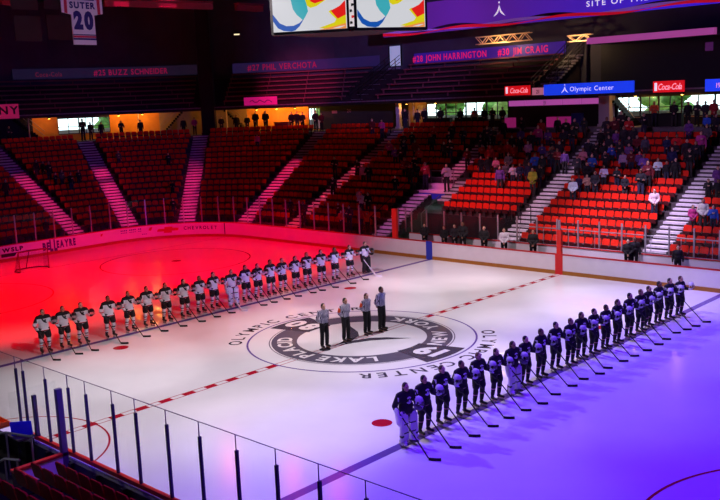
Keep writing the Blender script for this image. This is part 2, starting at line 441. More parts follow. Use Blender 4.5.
# ------------------------------------------------------------------ boards
def boards(name, label, s0, s1, extra=None):
    t = empty(name, P(0, (s0 + s1) / 2, 0), 0, label, 'rink boards'); t['kind'] = 'structure'
    inv = -Vector(t.location)
    def bl(nm, d0, d1, z0, z1, mtl, a=s0, b=s1):
        m = MB(); strip(m, d0, d1, z0, z1, a, b, da=4)
        o = m.build(nm, mtl, t); o.location = inv; return o
    bl('board_panel', 0, .10, .20, 1.02, BOARD)
    bl('kick_plate', -.015, .10, 0, .20, YELLOW)
    bl('cap_rail', -.02, .16, 1.02, 1.07, REDCAP)
    return t, inv, bl
T_END, iv_e, bl_e = boards('end_boards', 'white left end boards carrying the printed adverts', SY(-12), 45)
T_COR, iv_c, bl_c = boards('corner_boards', 'plain white boards curving round the far left corner', 45, 90)
T_FAR, iv_f, bl_f = boards('side_boards', 'long white boards along the far side by the benches', 90, SX(26))
bl_f('line_mark', -.022, -.004, 0, 1.075, BLUEP, SX(-8.85), SX(-8.4)).name = 'blue_line_mark'
bl_f('line_mark', -.022, -.004, 0, 1.075, REDP, SX(-.22), SX(.22)).name = 'red_line_mark'
bl_f('line_mark', -.022, -.004, 0, 1.075, BLUEP, SX(8.4), SX(8.85)).name = 'blue_line_mark'
PURPLE_INK = mat('purple_ink', (70, 28, 120), .5); BLACK_INK = mat('black_ink', (18, 16, 22), .5); RED_INK = mat('red_ink', (190, 26, 20), .5); BLUE_INK = mat('blue_ink', (60, 70, 150), .5)
def ad(nm, mtl, builder, t=T_END, iv=iv_e):
    m = MB(); builder(m); o = m.build(nm, mtl, t, recalc=False); o.location = iv; return o
def ad_frame(s):
    n = -N(s); return P(-.004, s, 0), Vector((0, 0, 1)).cross(n), n
# adverts: y positions measured along the end boards
ad('advert_letters', BLACK_INK, lambda m: path_text(m, 'WSLP', -.004, SY(1.0), .62, .36, .006, xs=1.3, bold=.05))
def blk(m):
    p, ux, n = ad_frame(SY(.75)); p = p + n * .006
    m.add([p + ux * a + Vector((0, 0, b)) for a, b in ((-.55, .3), (.35, .3), (.55, .52), (-.55, .52))], [(0, 1, 2, 3)])
ad('advert_block', BLACK_INK, blk)
def belle(m):
    path_text(m, 'BE', -.004, SY(3.32), .36, .66, .006, xs=.62, bold=.06)
    path_text(m, 'LL', -.004, SY(3.84), .24, 1.02, .006, xs=.45, bold=.06)
    path_text(m, 'EAYRE', -.004, SY(4.78), .40, .64, .006, xs=.56, bold=.06)
ad('advert_letters', PURPLE_INK, belle)
def smalllines2(m):
    for a0 in range(0, 15):
        s = 6 + a0 * 1.1
        if a0 in (4, 9): continue
        for z, h in ((.80, .09), (.66, .05)) if a0 < 12 else ((.42, .05),):
            n = -N(s); ux = Vector((0, 0, 1)).cross(n); p = P(-.003, s, z) + n * .004
            m.add([p, p + ux * .09, p + ux * .09 + Vector((0, 0, h)), p + Vector((0, 0, h))], [(0, 1, 2, 3)])
ad('advert_small_print', BLUE_INK, smalllines2)
def flagpatch(m):
    for s, r in ((-.8, .12), (24.5, .16)):
        n = -N(s); ux = Vector((0, 0, 1)).cross(n); p = P(-.003, s, .78) + n * .006
        m.add([p + ux * a * r + Vector((0, 0, b * r)) for a, b in ((-1, -.6), (.2, -.9), (1, .8), (-.3, .6))], [(0, 1, 2, 3)])
ad('advert_patch', RED_INK, flagpatch)
def bowtie(m):
    n = -N(35); ux = Vector((0, 0, 1)).cross(n); p = P(-.004, 35, .62) + n * .03
    m.prism([p + ux * a * .88 + Vector((0, 0, b * .72)) for a, b in ((-.95, -.14), (-.34, -.14), (-.34, -.3), (.3, -.3), (.3, -.12), (.78, -.12), (.98, .16), (.38, .16), (.38, .3), (-.28, .3), (-.28, .14), (-.76, .14))], n * .012)
ad('advert_emblem', RED_INK, bowtie)
def chev(m):
    for i, ch in enumerate('CHEVROLET'):
        s = 45.5 + i * 2.45 * 1.0
        n = -N(s); ux = Vector((0, 0, 1)).cross(n)
        text_flat(m, ch, P(-.004, s, .56), ux, (0, 0, 1), .34, .010, .1, .02, 0, True, 1.0)
ad('advert_letters', BLACK_INK, chev, T_COR, iv_c)
m = MB(); strip(m, -.012, .0, .2, 1.03, 71, 71.6); o = m.build('panel_seam', BLACK_INK, T_COR); o.location = iv_c
# near boards (seen from behind) and their red cap
t = empty('near_boards', (10, -YB + .1, 0), 0, 'dark backed near boards with bright red top stripe', 'rink boards'); t['kind'] = 'structure'
def nb(nm, a, b, mtl):
    o = MB().box(a, b).build(nm, mtl, t); o.location = (-10, YB, 0); return o
nb('board_panel', (-6, -YB - .12, .18), (26, -YB, 1.10), WHITEP)
nb('cap_rail', (-6, -YB - .09, 1.10), (26, -YB + .01, 1.20), mat('cap_rail_bright_red', (232, 40, 30), .4))
BKB = mat('board_back_grey', (36, 32, 42), .7, noise=.3, nscale=3)
nb('board_back', (-6, -YB - .22, 0), (26, -YB - .12, 1.06), BKB)
for i in range(26):
    x = -4.5 + i * 1.15
    nb('back_post', (x - .06, -YB - .32, 0), (x + .06, -YB - .22, 1.06), DARKM)
nb('kick_rail', (4.9, -YB - .38, .70), (26, -YB - .33, .78), WHITEP)

# ------------------------------------------------------------------ terraces
TR, RS, D0, Z0 = .78, .39, 1.8, .795
NR = 16
def rowz(k): return Z0 + RS * k
def rowd(k): return D0 + TR * k
CONZ = 6.9; CD = D0 + TR * NR
S67a, S67b = SX(-13.4), SX(-4.7)
m = MB()
for k in range(NR):
    zb = 0 if k == 0 else rowz(k) - 1.2
    for a, b in ((SY(-22), S67a - 1.3), (S67b + .0, SX(26))): strip(m, rowd(k), rowd(k + 1), zb, rowz(k), a, b, da=5)
    if k >= 3: strip(m, rowd(k), rowd(k + 1), zb if k > 3 else .2, rowz(k), S67a + 1.9 if k < 8 else S67a - 1.3, S67b)
structure(m.build('grandstand_terrace', TIER), 'stepped grandstand terraces behind the far boards')
m = MB(); strip(m, CD, 20.9, CONZ - .4, CONZ, SY(-40), SX(40), da=5)
structure(m.build('concourse_floor', CONC))
m = MB(); strip(m, 14.75, 20.9, 9.0, 9.22, SY(-40), SX(40), da=5)
structure(m.build('upper_deck_slab', BLACK))
UD0, UTR, URS, UZ = 14.9, .76, .40, 9.42
m = MB()
for k in range(7): strip(m, UD0 + UTR * k, UD0 + UTR * (k + 1), 9.2, UZ + URS * k, SY(-20), SX(-10.2), da=5)
structure(m.build('upper_deck_terrace', mat('upper_deck_dark', (40, 24, 28), .9, noise=.3, nscale=2)))

# added unseen area lights, high over the ice, brightening only the aisle stairs
def aisle_fill(s, d0, d1, power, color, width=1.1):
    n = N(s); D = (n * .55 - Vector((0, 0, .835))).normalized()
    a = P(d0, s, .6 + .5 * (d0 - 1.8)); b = P(d1, s, .6 + .5 * (d1 - 1.8)); c = (a + b) / 2 - D * 17
    v = b - a; v = v - D * v.dot(D)
    l = bpy.data.lights.new('aisle_batten', 'AREA'); l.shape = 'RECTANGLE'; l.size = v.length; l.size_y = width; l.energy = power; l.color = color; l.spread = math.radians(4)
    o = bpy.data.objects.new('aisle_batten', l); COL.objects.link(o)
    x = v.normalized(); z = -D; y = z.cross(x)
    o.matrix_world = Matrix(((x.x, y.x, z.x, c.x), (x.y, y.y, z.y, c.y), (x.z, y.z, z.z, c.z), (0, 0, 0, 1)))
for s_, pw, cl in ((SY(-.6), 55, (1, .01, .10)), (SY(6.75), 75, (1, .02, .16)), (17, 95, (1, .02, .18)), (44, 95, (1, .02, .18)), (74.5, 95, (1, .02, .14)), (SX(-22.5), 60, (1, .05, .14)), (SX(-13.2), 34, (1, .14, .36)), (SX(-14.15), 15, (.9, .15, .75)), (SX(-4.75), 38, (.95, .55, .9)), (SX(4.0), 22, LILAC)):
    aisle_fill(s_, 1.9 if s_ != SX(-13.2) else 6, 14.2 if s_ != SX(-14.15) else 8.2, pw, cl)
# aisle stairs
AISLES = [('left edge stairs', SY(-.6)), ('stairs, second from left', SY(6.75)), ('stairs, third from left', 17), ('stairs, fourth from left', 44), ('stairs, fifth from left', 74.5),
          ('stairs, sixth from left', SX(-22.5)), ('stairs, seventh from left', SX(-13.4)), ('stairs, eighth from left', SX(-4.75)), ('rightmost stairs', SX(4.0)), ('stairs', SX(12.7))]
AW = .62
def span(s, d, w):
    return math.degrees(w / (RC + d)) if 0 < s < 90 else w
def stairs(s, k0, k1, label, grp='aisle stairs between the seat blocks', w=AW, deep=RS / 2):
    m = MB()
    for k in range(k0, k1):
        d = rowd(k); sp = span(s, d, w); z = rowz(k)
        strip(m, d - .012, d + TR / 2, z - max(.03, deep - RS / 2), z + .012, s - sp, s + sp, 1)
        strip(m, d + TR / 2, d + TR - .012, z - deep + RS / 2, z + RS / 2 - .012, s - sp, s + sp, 1)  # dark blocks put the shadow below each pale slab into the colour
        strip(m, d - .035, d + TR / 2 - .05, z - .095, z + .016, s - sp, s + sp)
        strip(m, d + TR / 2 - .02, d + TR - .05, z + RS / 2 - .095, z + RS / 2 + .004, s - sp, s + sp)
    o = m.build('aisle_stairs', [STEP, TIER]); tag(o, label, 'stairs', grp)
    return o
for nm, s in AISLES[:-1]:
    if 'seventh' in nm: continue
    stairs(s, 0, NR, {'left edge stairs': 'pink lit aisle stairs cut off by the left edge'}.get(nm, 'pale aisle ' + nm + ' of the grandstand' if 'right' not in nm else 'pale lilac aisle stairs furthest right in the grandstand'))
stairs(SX(-13.2), 8, NR, 'pink aisle stairs climbing above the pink platform')
stairs(SX(-11.95), 5, 8, 'short pink stairs right of the pink platform', w=.45, deep=.5)
stairs(SX(-14.15), 0, 6, 'purple lower stairs leading down left of the player tunnel', w=.62, deep=.7)
# ------------------------------------------------------------------ glass above the boards
POSTM = mat('glass_post_grey', (170, 168, 176), .35, .6, noise=.1)
POSTD = mat('glass_post_dark', (58, 48, 92), .4, .4, noise=.15); SEAM = mat('glass_seam', (120, 104, 130), .4, .3)
PAD = mat('red_foam_pad', (222, 34, 24), .6, noise=.1)
def glass_run(stops, d, z0, z1, zp, label, group, pm=POSTM, w=.035, names=None):
    """panes between consecutive path stops; each panel owns the post at its left end"""
    n = len(stops) - 1
    for i in range(n):
        a, b = stops[i], stops[i + 1]
        c = P(d, a, z0)
        t = empty('glass_panel', c, 0, label(i, n), 'glass panel', group)
        eps_a = span((a + b) / 2, d, .05)
        g = MB(); strip(g, d - .006, d + .006, z0, z1, a + eps_a, b - eps_a, da=6)
        o = g.build('pane', GLASS, t); o.location = -c
        nn = N(a); ux = Vector((0, 0, 1)).cross(nn)
        q = MB(); q.hexa([P(d, a, z0) + ux * sx * w + nn * sy * w for sx, sy in ((-1, -1), (1, -1), (1, 1), (-1, 1))], [P(d, a, zp) + ux * sx * w + nn * sy * w for sx, sy in ((-1, -1), (1, -1), (1, 1), (-1, 1))])
        o = q.build('post', pm, t); o.location = -c
o_ = lambda i: ORD[i] if i < 30 else str(i)
ST = [SY(y) for y in (-5.5, -4.1, -2.75, -1.4, 0.0, 1.35, 2.7, 4.05, 5.4, 6.8, 8.2)]
glass_run(ST, .05, 1.07, 2.95, 2.93, lambda i, n: 'red lit glass panel on the left end boards, %s from its left end' % o_(i), 'glass panels on the end boards')
STC = [90 * i / 8 for i in range(9)]
glass_run(STC, .05, 1.07, 2.95, 2.93, lambda i, n: 'glass panel on the curved corner boards, %s from its left end' % o_(i), 'glass panels round the corner')
STF = [90 + i * 1.36 for i in range(11)]
glass_run(STF, .05, 1.07, 2.95, 2.93, lambda i, n: 'glass panel on the far boards before the benches, %s from the corner' % o_(i), 'glass panels on the far boards')
# benches: floor, rear wall, glass behind the bench, padded end posts
structure(MB().box((-11.5, YB + .1, 0), (26, YB + D0 - .08, .30)).build('bench_floor', DARKM))
bw = structure(MB().box((-11.5, 16.72, .30), (26, 16.82, 1.14)).build('bench_wall', BOARD), 'low white wall behind the player benches')
MB().box((-11.5, 16.70, 1.14), (26, 16.84, 1.18)).build('cap_rail', REDCAP, bw)
BX = [-12.53, -11.92, -11.44, -10.25, -8.9, -7.63, -6.31, -5.06, -3.79, -2.49, -1.24, .03, 1.26, 2.52, 3.8, 5.03, 6.28, 7.51, 8.8, 10.1]
glass_run([SX(x + .14) for x in BX], 16.77 - YB, 1.18, 2.66, 2.64, lambda i, n: 'glass panel behind the player benches, %s from the left' % o_(i), 'glass panels behind the benches')
m = MB(); m.box((-11.45, YB - .02, 1.07), (-11.1, YB + .14, 2.85)); o = m.build('padded_post', PAD); tag(o, 'red padded post at the left end of the benches', 'padded post')
m = MB(); m.box((-.13, YB - .02, 1.07), (.13, YB + .16, 2.35)).box((-.06, YB + .02, 2.35), (.06, YB + .1, 2.85), 1); o = m.build('padded_post', [PAD, POSTM]); tag(o, 'red padded post standing at the centre line between the benches', 'padded post')
# the pink tunnel platform with its rails
t = empty('tunnel_platform', (-13.4, YB + 7.38, 0), 0, 'pink topped platform with blue front over the player tunnel', 'platform')
PINKF = mat('platform_pale', (214, 196, 206), .8, noise=.15)
def tp(nm, bxs, mtl):
    m = MB()
    for a, b in bxs: m.box(a, b)
    o = m.build(nm, mtl, t); return o
tp('platform_deck', [((-1.45, -.8, 3.02), (.95, .55, 3.16))], PINKF)
tp('front_panel', [((-1.45, -.86, 2.62), (.95, -.8, 3.0))], BLUEP)
tp('rear_step', [((-1.3, .2, 3.16), (.8, .55, 3.56))], PINKF)
m = MB()
for x in (-1.25, -.3, .7): m.tube((x, .5, 3.5), (x, .5, 4.4), .025)
m.tube((-1.25, .5, 4.4), (.7, .5, 4.4), .025); m.tube((-1.25, .5, 3.95), (.7, .5, 3.95), .02)
m.build('guard_rail', STEEL, t)
m = MB()
for k in range(2):
    x = -.2 + k * .8
    m.tube((x, -1.0, 2.9), (x - .2, -2.7, 1.9), .025); m.tube((x - .2, -2.7, 1.9), (x - .2, -2.7, .9), .025)
m.build('tunnel_rail', STEEL, t)
m = MB(); h = [P(rowd(k) , SX(-14.95), rowz(k) + 1.05) for k in (0, 9)]
m.tube(h[0], h[1], .028)
for k in (0, 3, 6, 9): m.tube(P(rowd(k), SX(-14.95), rowz(k)), P(rowd(k), SX(-14.95), rowz(k) + 1.05), .022)
o = m.build('handrail', DARKM); tag(o, 'dark handrail sloping beside the purple lower stairs', 'handrail')
# dark front of the raised block and the rail in front of the low block
structure(MB().box((-12.0, YB + rowd(3) - .15, .2), (-5.4, YB + rowd(3) - .02, rowz(3) + .1)).build('block_front_wall', BLACK))
m = MB(); zr = 2.08
m.tube((-3.6, 16.94, zr), (26, 16.94, zr), .03)
for i in range(20): m.tube((-3.6 + i * 1.55, 16.94, .8), (-3.6 + i * 1.55, 16.94, zr), .02)
o = m.build('handrail', POSTM); tag(o, 'long white rail before the lowest seats of the right blocks', 'handrail')
structure(MB().box((-5.4, YB + D0 - .06, 0), (26, YB + D0 + .0, 1.2)).build('block_kerb', mat('grey_kerb', (150, 146, 156), .8, noise=.2)))
m = MB(); pts = [(-5.3, YB + 3.5, 1.9), (-5.3, YB + 3.5, 2.95), (-4.6, YB + 3.5, 3.15), (-3.9, YB + 3.5, 3.0), (-3.9, YB + 3.5, 1.9)]
m.path(pts, .03); m.tube((-4.6, YB + 3.5, 1.9), (-4.6, YB + 3.5, 3.15), .02)
o = m.build('handrail', DARKM); tag(o, 'dark arched rail at the foot of the eighth stairs', 'handrail')

# near glass with tall dark posts
NX = [.3, 1.77, 2.16, 3.33, 4.46, 5.28, 6.44, 7.37, 8.54, 9.68, 10.85, 12.0, 13.13, 14.25, 15.4, 16.6]
for i in range(len(NX) - 1):
    a, b = NX[i], NX[i + 1]
    t = empty('glass_panel', (a, -YB + .09, 1.20), 0, 'near boards glass panel, %s from the left of the photo' % ORD[i], 'glass panel', 'glass panels on the near boards')
    MB().box((.04, -.046, 0), (b - a - .04, -.034, 1.96)).build('pane', GLASS, t)
    MB().box((-.028, -.06, -.02), (.028, -.0, 1.64)).build('post', POSTD, t)
    MB().box((-.006, -.05, 1.64), (.006, -.03, 1.96)).build('seam_clip', SEAM, t)
    MB().box((0, -.048, 1.96), (b - a, -.032, 1.971)).build('top_edge', SEAM, t)
# penalty pen behind the near boards
t = empty('pen_partition', (4.45, -15.9, 0), 0, 'white pen wall with red rail running back from the near boards', 'partition')
MB().box((-.05, -.6, 0), (.05, .66, 1.22)).build('panel', BOARD, t)
MB().box((-.07, -.62, 1.22), (.07, .66, 1.28)).build('cap_rail', REDCAP, t)
MB().box((-.05, -.7, 0), (1.0, -.6, 1.22)).build('return_panel', mat('pen_maroon', (60, 16, 24), .7, noise=.2), t)
MB().box((-.07, -.72, 1.22), (1.02, -.58, 1.28)).build('cap_rail', REDCAP, t)
MB().box((-.006, -.6, 1.28), (.006, .56, 3.1)).build('pane', GLASS, t)
MB().box((-.07, .54, 0), (.07, .68, 2.88)).build('corner_post', mat('post_purple_grey', (96, 84, 130), .4, .4, noise=.1), t)
m = MB(); m.path([(2.2, -15.95, 1.42), (2.86, -15.95, 1.62), (4.3, -15.95, 1.84)], .03).path([(2.86, -15.95, 1.62), (2.86, -15.95, .5)], .025).path([(4.2, -15.95, 1.825), (4.2, -15.95, .5)], .025)
o = m.build('handrail', STEEL); tag(o, 'upper purple lit handrail below the blue laptop', 'handrail')
m = MB(); m.path([(3.0, -16.35, .96), (3.55, -16.35, 1.24), (4.33, -16.35, 1.40)], .03).path([(3.55, -16.35, 1.24), (3.55, -16.35, .5)], .025).path([(4.2, -16.35, 1.375), (4.2, -16.35, .5)], .025)
o = m.build('handrail', STEEL); tag(o, 'lower purple lit handrail nearest the dark red seats', 'handrail')
# scorer's table
t = empty('scorer_table', (1.85, -15.56, .5), 0, 'dark scorer table behind the near boards', 'table')
MB().box((-1.7, -.24, .88), (1.3, .22, .93)).build('table_top', mat('table_top', (60, 50, 50), .5, noise=.2), t)
for x in (-1.6, 1.2):
    for y in (-.2, .18): MB().box((x - .025, y - .025, 0), (x + .025, y + .025, .88)).build('leg', DARKM, t)
structure(MB().box((-6, -16.9, -.06), (4.38, -15.16, .50)).build('pen_floor', DARKM))
lt = empty('laptop', (2.92, -15.56, 1.432), math.radians(48), 'open laptop with bright blue back on the scorer table', 'laptop')
MB().box((-.2, -.02, 0), (.2, .2, .018)).build('base', DARKM, lt)
m = MB(); m.hexa([(-.26, -.03, .02), (.26, -.03, .02), (.26, -.015, .02), (-.26, -.015, .02)], [(-.26, -.10, .40), (.26, -.10, .40), (.26, -.085, .40), (-.26, -.085, .40)])
m.build('lid', mat('laptop_blue', (20, 30, 235), .4, noise=.05), lt)
o = MB().box((2.05, -15.76, 1.432), (2.45, -15.48, 1.445)).build('paper_stack', mat('paper', (240, 238, 240), .8)); tag(o, 'white papers lying on the scorer table beside the laptop', 'papers')
m = MB(); m.box((.0, -.14, 0), (.5, .14, .02)).box((.0, -.14, .02), (.02, .14, .14)).box((.48, -.14, .02), (.5, .14, .14)).box((.02, -.14, .02), (.48, -.12, .14)).box((.02, .12, .02), (.48, .14, .14))
o = m.build('orange_tray', mat('orange_plastic', (235, 96, 20), .5)); o.location = (1.45, -15.58, 1.432); tag(o, 'orange open tray at the left edge on the scorer table', 'tray')
m = MB(); m.box((2.58, -15.08, 1.2), (2.68, -14.99, 2.28)); m.box((2.56, -15.08, 1.2), (2.70, -14.99, 1.24)); o = m.build('short_post', POSTD); tag(o, 'short thick dark post on the near boards beside the laptop', 'post')
# ------------------------------------------------------------------ figures
def blob(mb, voxel, ratio=1.0, smooth=2):
    """fuse overlapping rounded shapes into one continuous skin"""
    me = mb.mesh('blob', []); o = link('blob', me)
    r = o.modifiers.new('r', 'REMESH'); r.mode = 'VOXEL'; r.voxel_size = voxel; r.use_smooth_shade = True
    if smooth: s = o.modifiers.new('s', 'SMOOTH'); s.iterations = smooth; s.factor = .5
    if ratio < 1: d = o.modifiers.new('d', 'DECIMATE'); d.ratio = ratio
    dg = bpy.context.evaluated_depsgraph_get(); dg.update()
    out = bpy.data.meshes.new_from_object(o.evaluated_get(dg))
    bpy.data.objects.remove(o); bpy.data.meshes.remove(me)
    out.materials.clear()
    out.polygons.foreach_set('use_smooth', [True] * len(out.polygons))
    return out
def classify(me, mats, fn):
    for m in mats: me.materials.append(m)
    if fn:
        for p in me.polygons: p.material_index = fn(p.center)
    return me
def hand(mb, wrist, d, pn, side, curl=.35, s=1.0, fr=.0085):
    """palm, four unequal bent fingers and a thumb from the side of the palm; d along the hand, pn palm normal"""
    w = Vector(wrist); d = Vector(d).normalized(); pn = Vector(pn); pn = (pn - d * pn.dot(d)).normalized(); t = d.cross(pn) * side
    c = w + d * .05 * s
    mb.cap(w, w + d * .085 * s, .032 * s, .038 * s, flat=(pn, .45))
    for k, L in enumerate((.070, .080, .075, .058)):
        b = w + d * .088 * s + t * (.030 - .020 * k) * s
        a1 = curl * .8; a2 = curl * 2.0
        d1 = d * math.cos(a1) + pn * math.sin(a1); d2 = d * math.cos(a2) + pn * math.sin(a2)
        m1 = b + d1 * L * .52 * s
        mb.cap(b - d * .015 * s, m1, fr * s, fr * .95 * s, n=8); mb.cap(m1, m1 + d2 * L * .5 * s, fr * .95 * s, fr * .75 * s, n=8)
    b = w + d * .03 * s + t * .032 * s; e = b + (d * .6 + t * .75 + pn * .25) * .045 * s
    mb.cap(b, e, fr * 1.25 * s, fr * 1.05 * s, n=8); mb.cap(e, e + (d * .85 + t * .2 + pn * .45) * .032 * s, fr * 1.05 * s, fr * .85 * s, n=8)
def head(mb, c):
    c = Vector(c)
    mb.ell(c + Vector((.0, 0, .02)), (.098, .077, .105)); mb.ell(c + Vector((.028, 0, -.055)), (.066, .058, .062))
    mb.cap(c + Vector((.092, 0, .012)), c + Vector((.112, 0, -.02)), .011, .016, n=8)
    mb.cap(c + Vector((.085, -.035, .035)), c + Vector((.085, .035, .035)), .014, n=8)
    mb.cap(c + Vector((.082, -.02, -.052)), c + Vector((.082, .02, -.052)), .012, n=8)
    for sy in (-1, 1): mb.ell(c + Vector((-.005, .078 * sy, -.005)), (.02, .012, .032))
def face_fn(hc):
    hc = Vector(hc)
    def f(p):
        q = p - hc
        if q.x > .06:
            if abs(abs(q.y) - .033) < .014 and abs(q.z - .012) < .010: return 1
            if abs(q.y) < .026 and abs(q.z + .054) < .009: return 2
        return 0
    return f
SHO = .185
def figure(arms, hc=(.02, 0, 1.60), stance=.10, lift=0.0, hands=True):
    """bare figure facing +x, feet on z = 0; arms = {side: (elbow, wrist, hand dir, palm normal, curl)}"""
    b = MB(); L = lift
    b.ell((0, 0, .98 + L), (.115, .165, .13)); b.ell((.005, 0, 1.12 + L), (.10, .14, .14)); b.ell((0, 0, 1.31 + L), (.115, .165, .17))
    b.cap((-.005, 0, 1.40 + L), (.01, 0, 1.53 + L), .058, .05); head(b, Vector(hc) + Vector((0, 0, L)))
    for sd in (-1, 1):
        b.cap((0, sd * .09, .94 + L), (.02, sd * (stance), .50 + L * .6), .085, .056); b.cap((.02, sd * stance, .50 + L * .6), (-.02, sd * (stance + .01), .09 + L), .056, .038)
        b.cap((-.045, sd * (stance + .01), .045 + L), (.14, sd * (stance + .035), .03 + L), .042, .034)
        el, wr, hd, pn, cu = arms[sd]
        sh = Vector((-.01, sd * SHO, 1.40 + L)); el = Vector(el) + Vector((0, 0, L)); wr = Vector(wr) + Vector((0, 0, L))
        b.cap((0, sd * .10, 1.42 + L), sh, .055, .058); b.cap(sh, el, .052, .042); b.cap(el, wr, .041, .028)
        if hands: hand(b, wr, hd, pn, -sd, cu)
    return b
def sleeve_parts(mb, arms, r0, r1, r2, L=0.0, full=True, shw=SHO):
    for sd in (-1, 1):
        el, wr = Vector(arms[sd][0]), Vector(arms[sd][1]); up = Vector((0, 0, L))
        sh = Vector((-.01, sd * shw, 1.40)); e2 = wr + (el - wr) * .06
        mb.cap(Vector((0, sd * .09, 1.42)) + up, sh + up, r0 * 1.1, r0 * 1.05); mb.cap(sh + up, el + up, r0, r1)
        if full: mb.cap(el + up, e2 + up, r1, r2)
        else: pass
ARM_DOWN = {s: ((-.03, s * .25, 1.12), (.03, s * .26, .86), (.1, 0, -1), (0, -s, 0), .3) for s in (-1, 1)}
ARM_HEART = dict(ARM_DOWN); ARM_HEART[-1] = ((.06, -.27, 1.14), (.165, -.07, 1.25), (.1, 1, .25), (-1, 0, .1), .2)
ARM_FRONT = {s: ((.02, s * .25, 1.13), (.19, s * .05, .95), (.5, -s * .5, -.8), (0, -s, -.2), .5) for s in (-1, 1)}
ARM_CROSS = {-1: ((.06, -.25, 1.13), (.18, .06, 1.13), (.1, 1, .1), (-1, 0, 0), .3), 1: ((.06, .25, 1.13), (.19, -.05, 1.19), (.1, -1, .1), (-1, 0, 0), .3)}
ARM_BACK = {s: ((-.09, s * .25, 1.12), (-.15, s * .05, .93), (-.1, -s, -.2), (-1, 0, 0), .4) for s in (-1, 1)}
def hair_mesh(hc, style):
    h = MB(); c = Vector(hc)
    h.ell(c + Vector((-.018, 0, .035)), (.098, .086, .104)); h.ell(c + Vector((-.05, 0, -.02)), (.058, .078, .075))
    if style == 'long': h.cap(c + Vector((-.06, 0, 0)), c + Vector((-.09, 0, -.24)), .075, .055, flat=((1, 0, 0), .6)); 
    if style == 'tail': h.ell(c + Vector((-.11, 0, .02)), (.035, .03, .035)); h.cap(c + Vector((-.12, 0, .01)), c + Vector((-.125, 0, -.2)), .03, .018)
    if style == 'cap': h.cap(c + Vector((.07, 0, .07)), c + Vector((.15, 0, .055)), .05, .045, flat=((0, 0, 1), .25))
    return classify(blob(h, .012, .5), [HAIR], None)
HC = (.02, 0, 1.60)
HAIRS = {s: hair_mesh(HC, s) for s in ('short', 'long', 'tail', 'cap')}
def civ_pose(arms, coat=False):
    body = classify(blob(figure(arms), .009, .4), [SKIN, EYE, LIP], face_fn(HC))
    t = MB(); k = .02 if not coat else .035
    t.ell((0, 0, 1.30), (.135 + k * .6, .185 + k * .5, .19)); t.ell((.005, 0, 1.10), (.125 + k, .165 + k, .18))
    t.cap((0, -.05, 1.0 if not coat else .86), (0, .05, 1.0 if not coat else .86), .125 + k * .6, flat=((1, 0, 0), .95))
    sleeve_parts(t, arms, .062 + k * .3, .055 + k * .3, .042 + k * .3)
    t.cap((-.005, 0, 1.43), (.005, 0, 1.48), .075, .066)
    top = classify(blob(t, .012, .5), [CLOTH], None)
    l = MB(); l.ell((0, 0, .96), (.128, .176, .125))
    for sd in (-1, 1): l.cap((0, sd * .09, .93), (.02, sd * .10, .50), .098, .072); l.cap((.02, sd * .10, .50), (-.015, sd * .11, .10), .072, .062)
    legs = classify(blob(l, .013, .5), [CLOTH], None)
    s = MB()
    for sd in (-1, 1): s.cap((-.05, sd * .11, .05), (.15, sd * .135, .038), .05, .042)
    for v in range(len(s.v)):
        x, y, z = s.v[v]; s.v[v] = (x, y, max(z, 0.0))
    shoes = s.mesh('shoes', [LEATHER])
    return dict(body=body, top=top, legs=legs, shoes=shoes)
CIV = {n: civ_pose(a, c) for n, a, c in (('down', ARM_DOWN, False), ('heart', ARM_HEART, False), ('front', ARM_FRONT, False), ('cross', ARM_CROSS, False), ('coat', ARM_FRONT, True))}
def col(o, rgb): o.color = lin(rgb) + (1,)
def civilian(pose, loc, rz, s, top, legs, hair, hstyle, skin, label, topname='jacket', group=None):
    M = CIV[pose]
    b = link('person', M['body'], None, loc, rz); b.scale = (s, s, s); col(b, skin); tag(b, label, 'person', group)
    o = link(topname, M['top'], b); col(o, top)
    o = link('trousers', M['legs'], b); col(o, legs)
    link('shoes', M['shoes'], b)
    o = link('hair' if hstyle != 'cap' else 'cap', HAIRS[hstyle], b); col(o, hair)
    return b

# ------------------------------------------------------------------ hockey players
LIFT = .07
GL = (-1, 1)
ARM_PLAY = {-1: ((-.03, -.34, 1.14), (.15, -.30, .93), (.6, .1, -.75), (0, 1, 0), .9), 1: ((.0, .36, 1.14), (.22, .31, 1.15), (.9, -.1, .0), (0, 0, 1), .5)}
ARM_GOAL = {-1: ((-.04, -.36, 1.13), (.10, -.36, .90), (.5, .1, -.85), (0, 1, 0), .9), 1: ((.0, .37, 1.12), (.22, .22, 1.06), (.8, -.3, -.1), (0, 0, 1), .5)}
JL = ramp_z_mat('white_jersey', [(0, (226, 226, 236)), (.92, (20, 18, 24)), (.955, (200, 30, 50)), (.98, (228, 228, 238)), (1.435, (16, 15, 20))],
                [(0, (228, 228, 238)), (.98, (24, 20, 26)), (1.03, (228, 228, 238)), (1.13, (200, 30, 50)), (1.17, (228, 228, 238)), (1.29, (16, 15, 20))], .27)
JR = ramp_z_mat('black_jersey', [(0, (16, 15, 22)), (.90, (150, 110, 130)), (.93, (18, 17, 24)), (1.9, (18, 17, 24))],
                [(0, (18, 17, 24)), (1.06, (190, 186, 210)), (1.11, (18, 17, 24)), (1.9, (18, 17, 24))], .29)
SOL = ramp_z_mat('white_sock', [(0, (226, 226, 236)), (.23, (22, 20, 28)), (.29, (226, 226, 236)), (.35, (200, 40, 60)), (.38, (226, 226, 236)), (.45, (24, 20, 28)), (.50, (226, 226, 236))], [(0, (226, 226, 236)), (1.5, (226, 226, 236))], 9)
SOR = ramp_z_mat('black_sock', [(0, (20, 18, 26)), (.44, (190, 120, 150)), (.475, (20, 18, 26)), (1.5, (20, 18, 26))], [(0, (20, 18, 26)), (1.5, (20, 18, 26))], 9)
PANT = mat('black_pants', (20, 19, 25), .85, noise=.2)
MAROON = mat('maroon_pants', (70, 30, 36), .85, noise=.2)
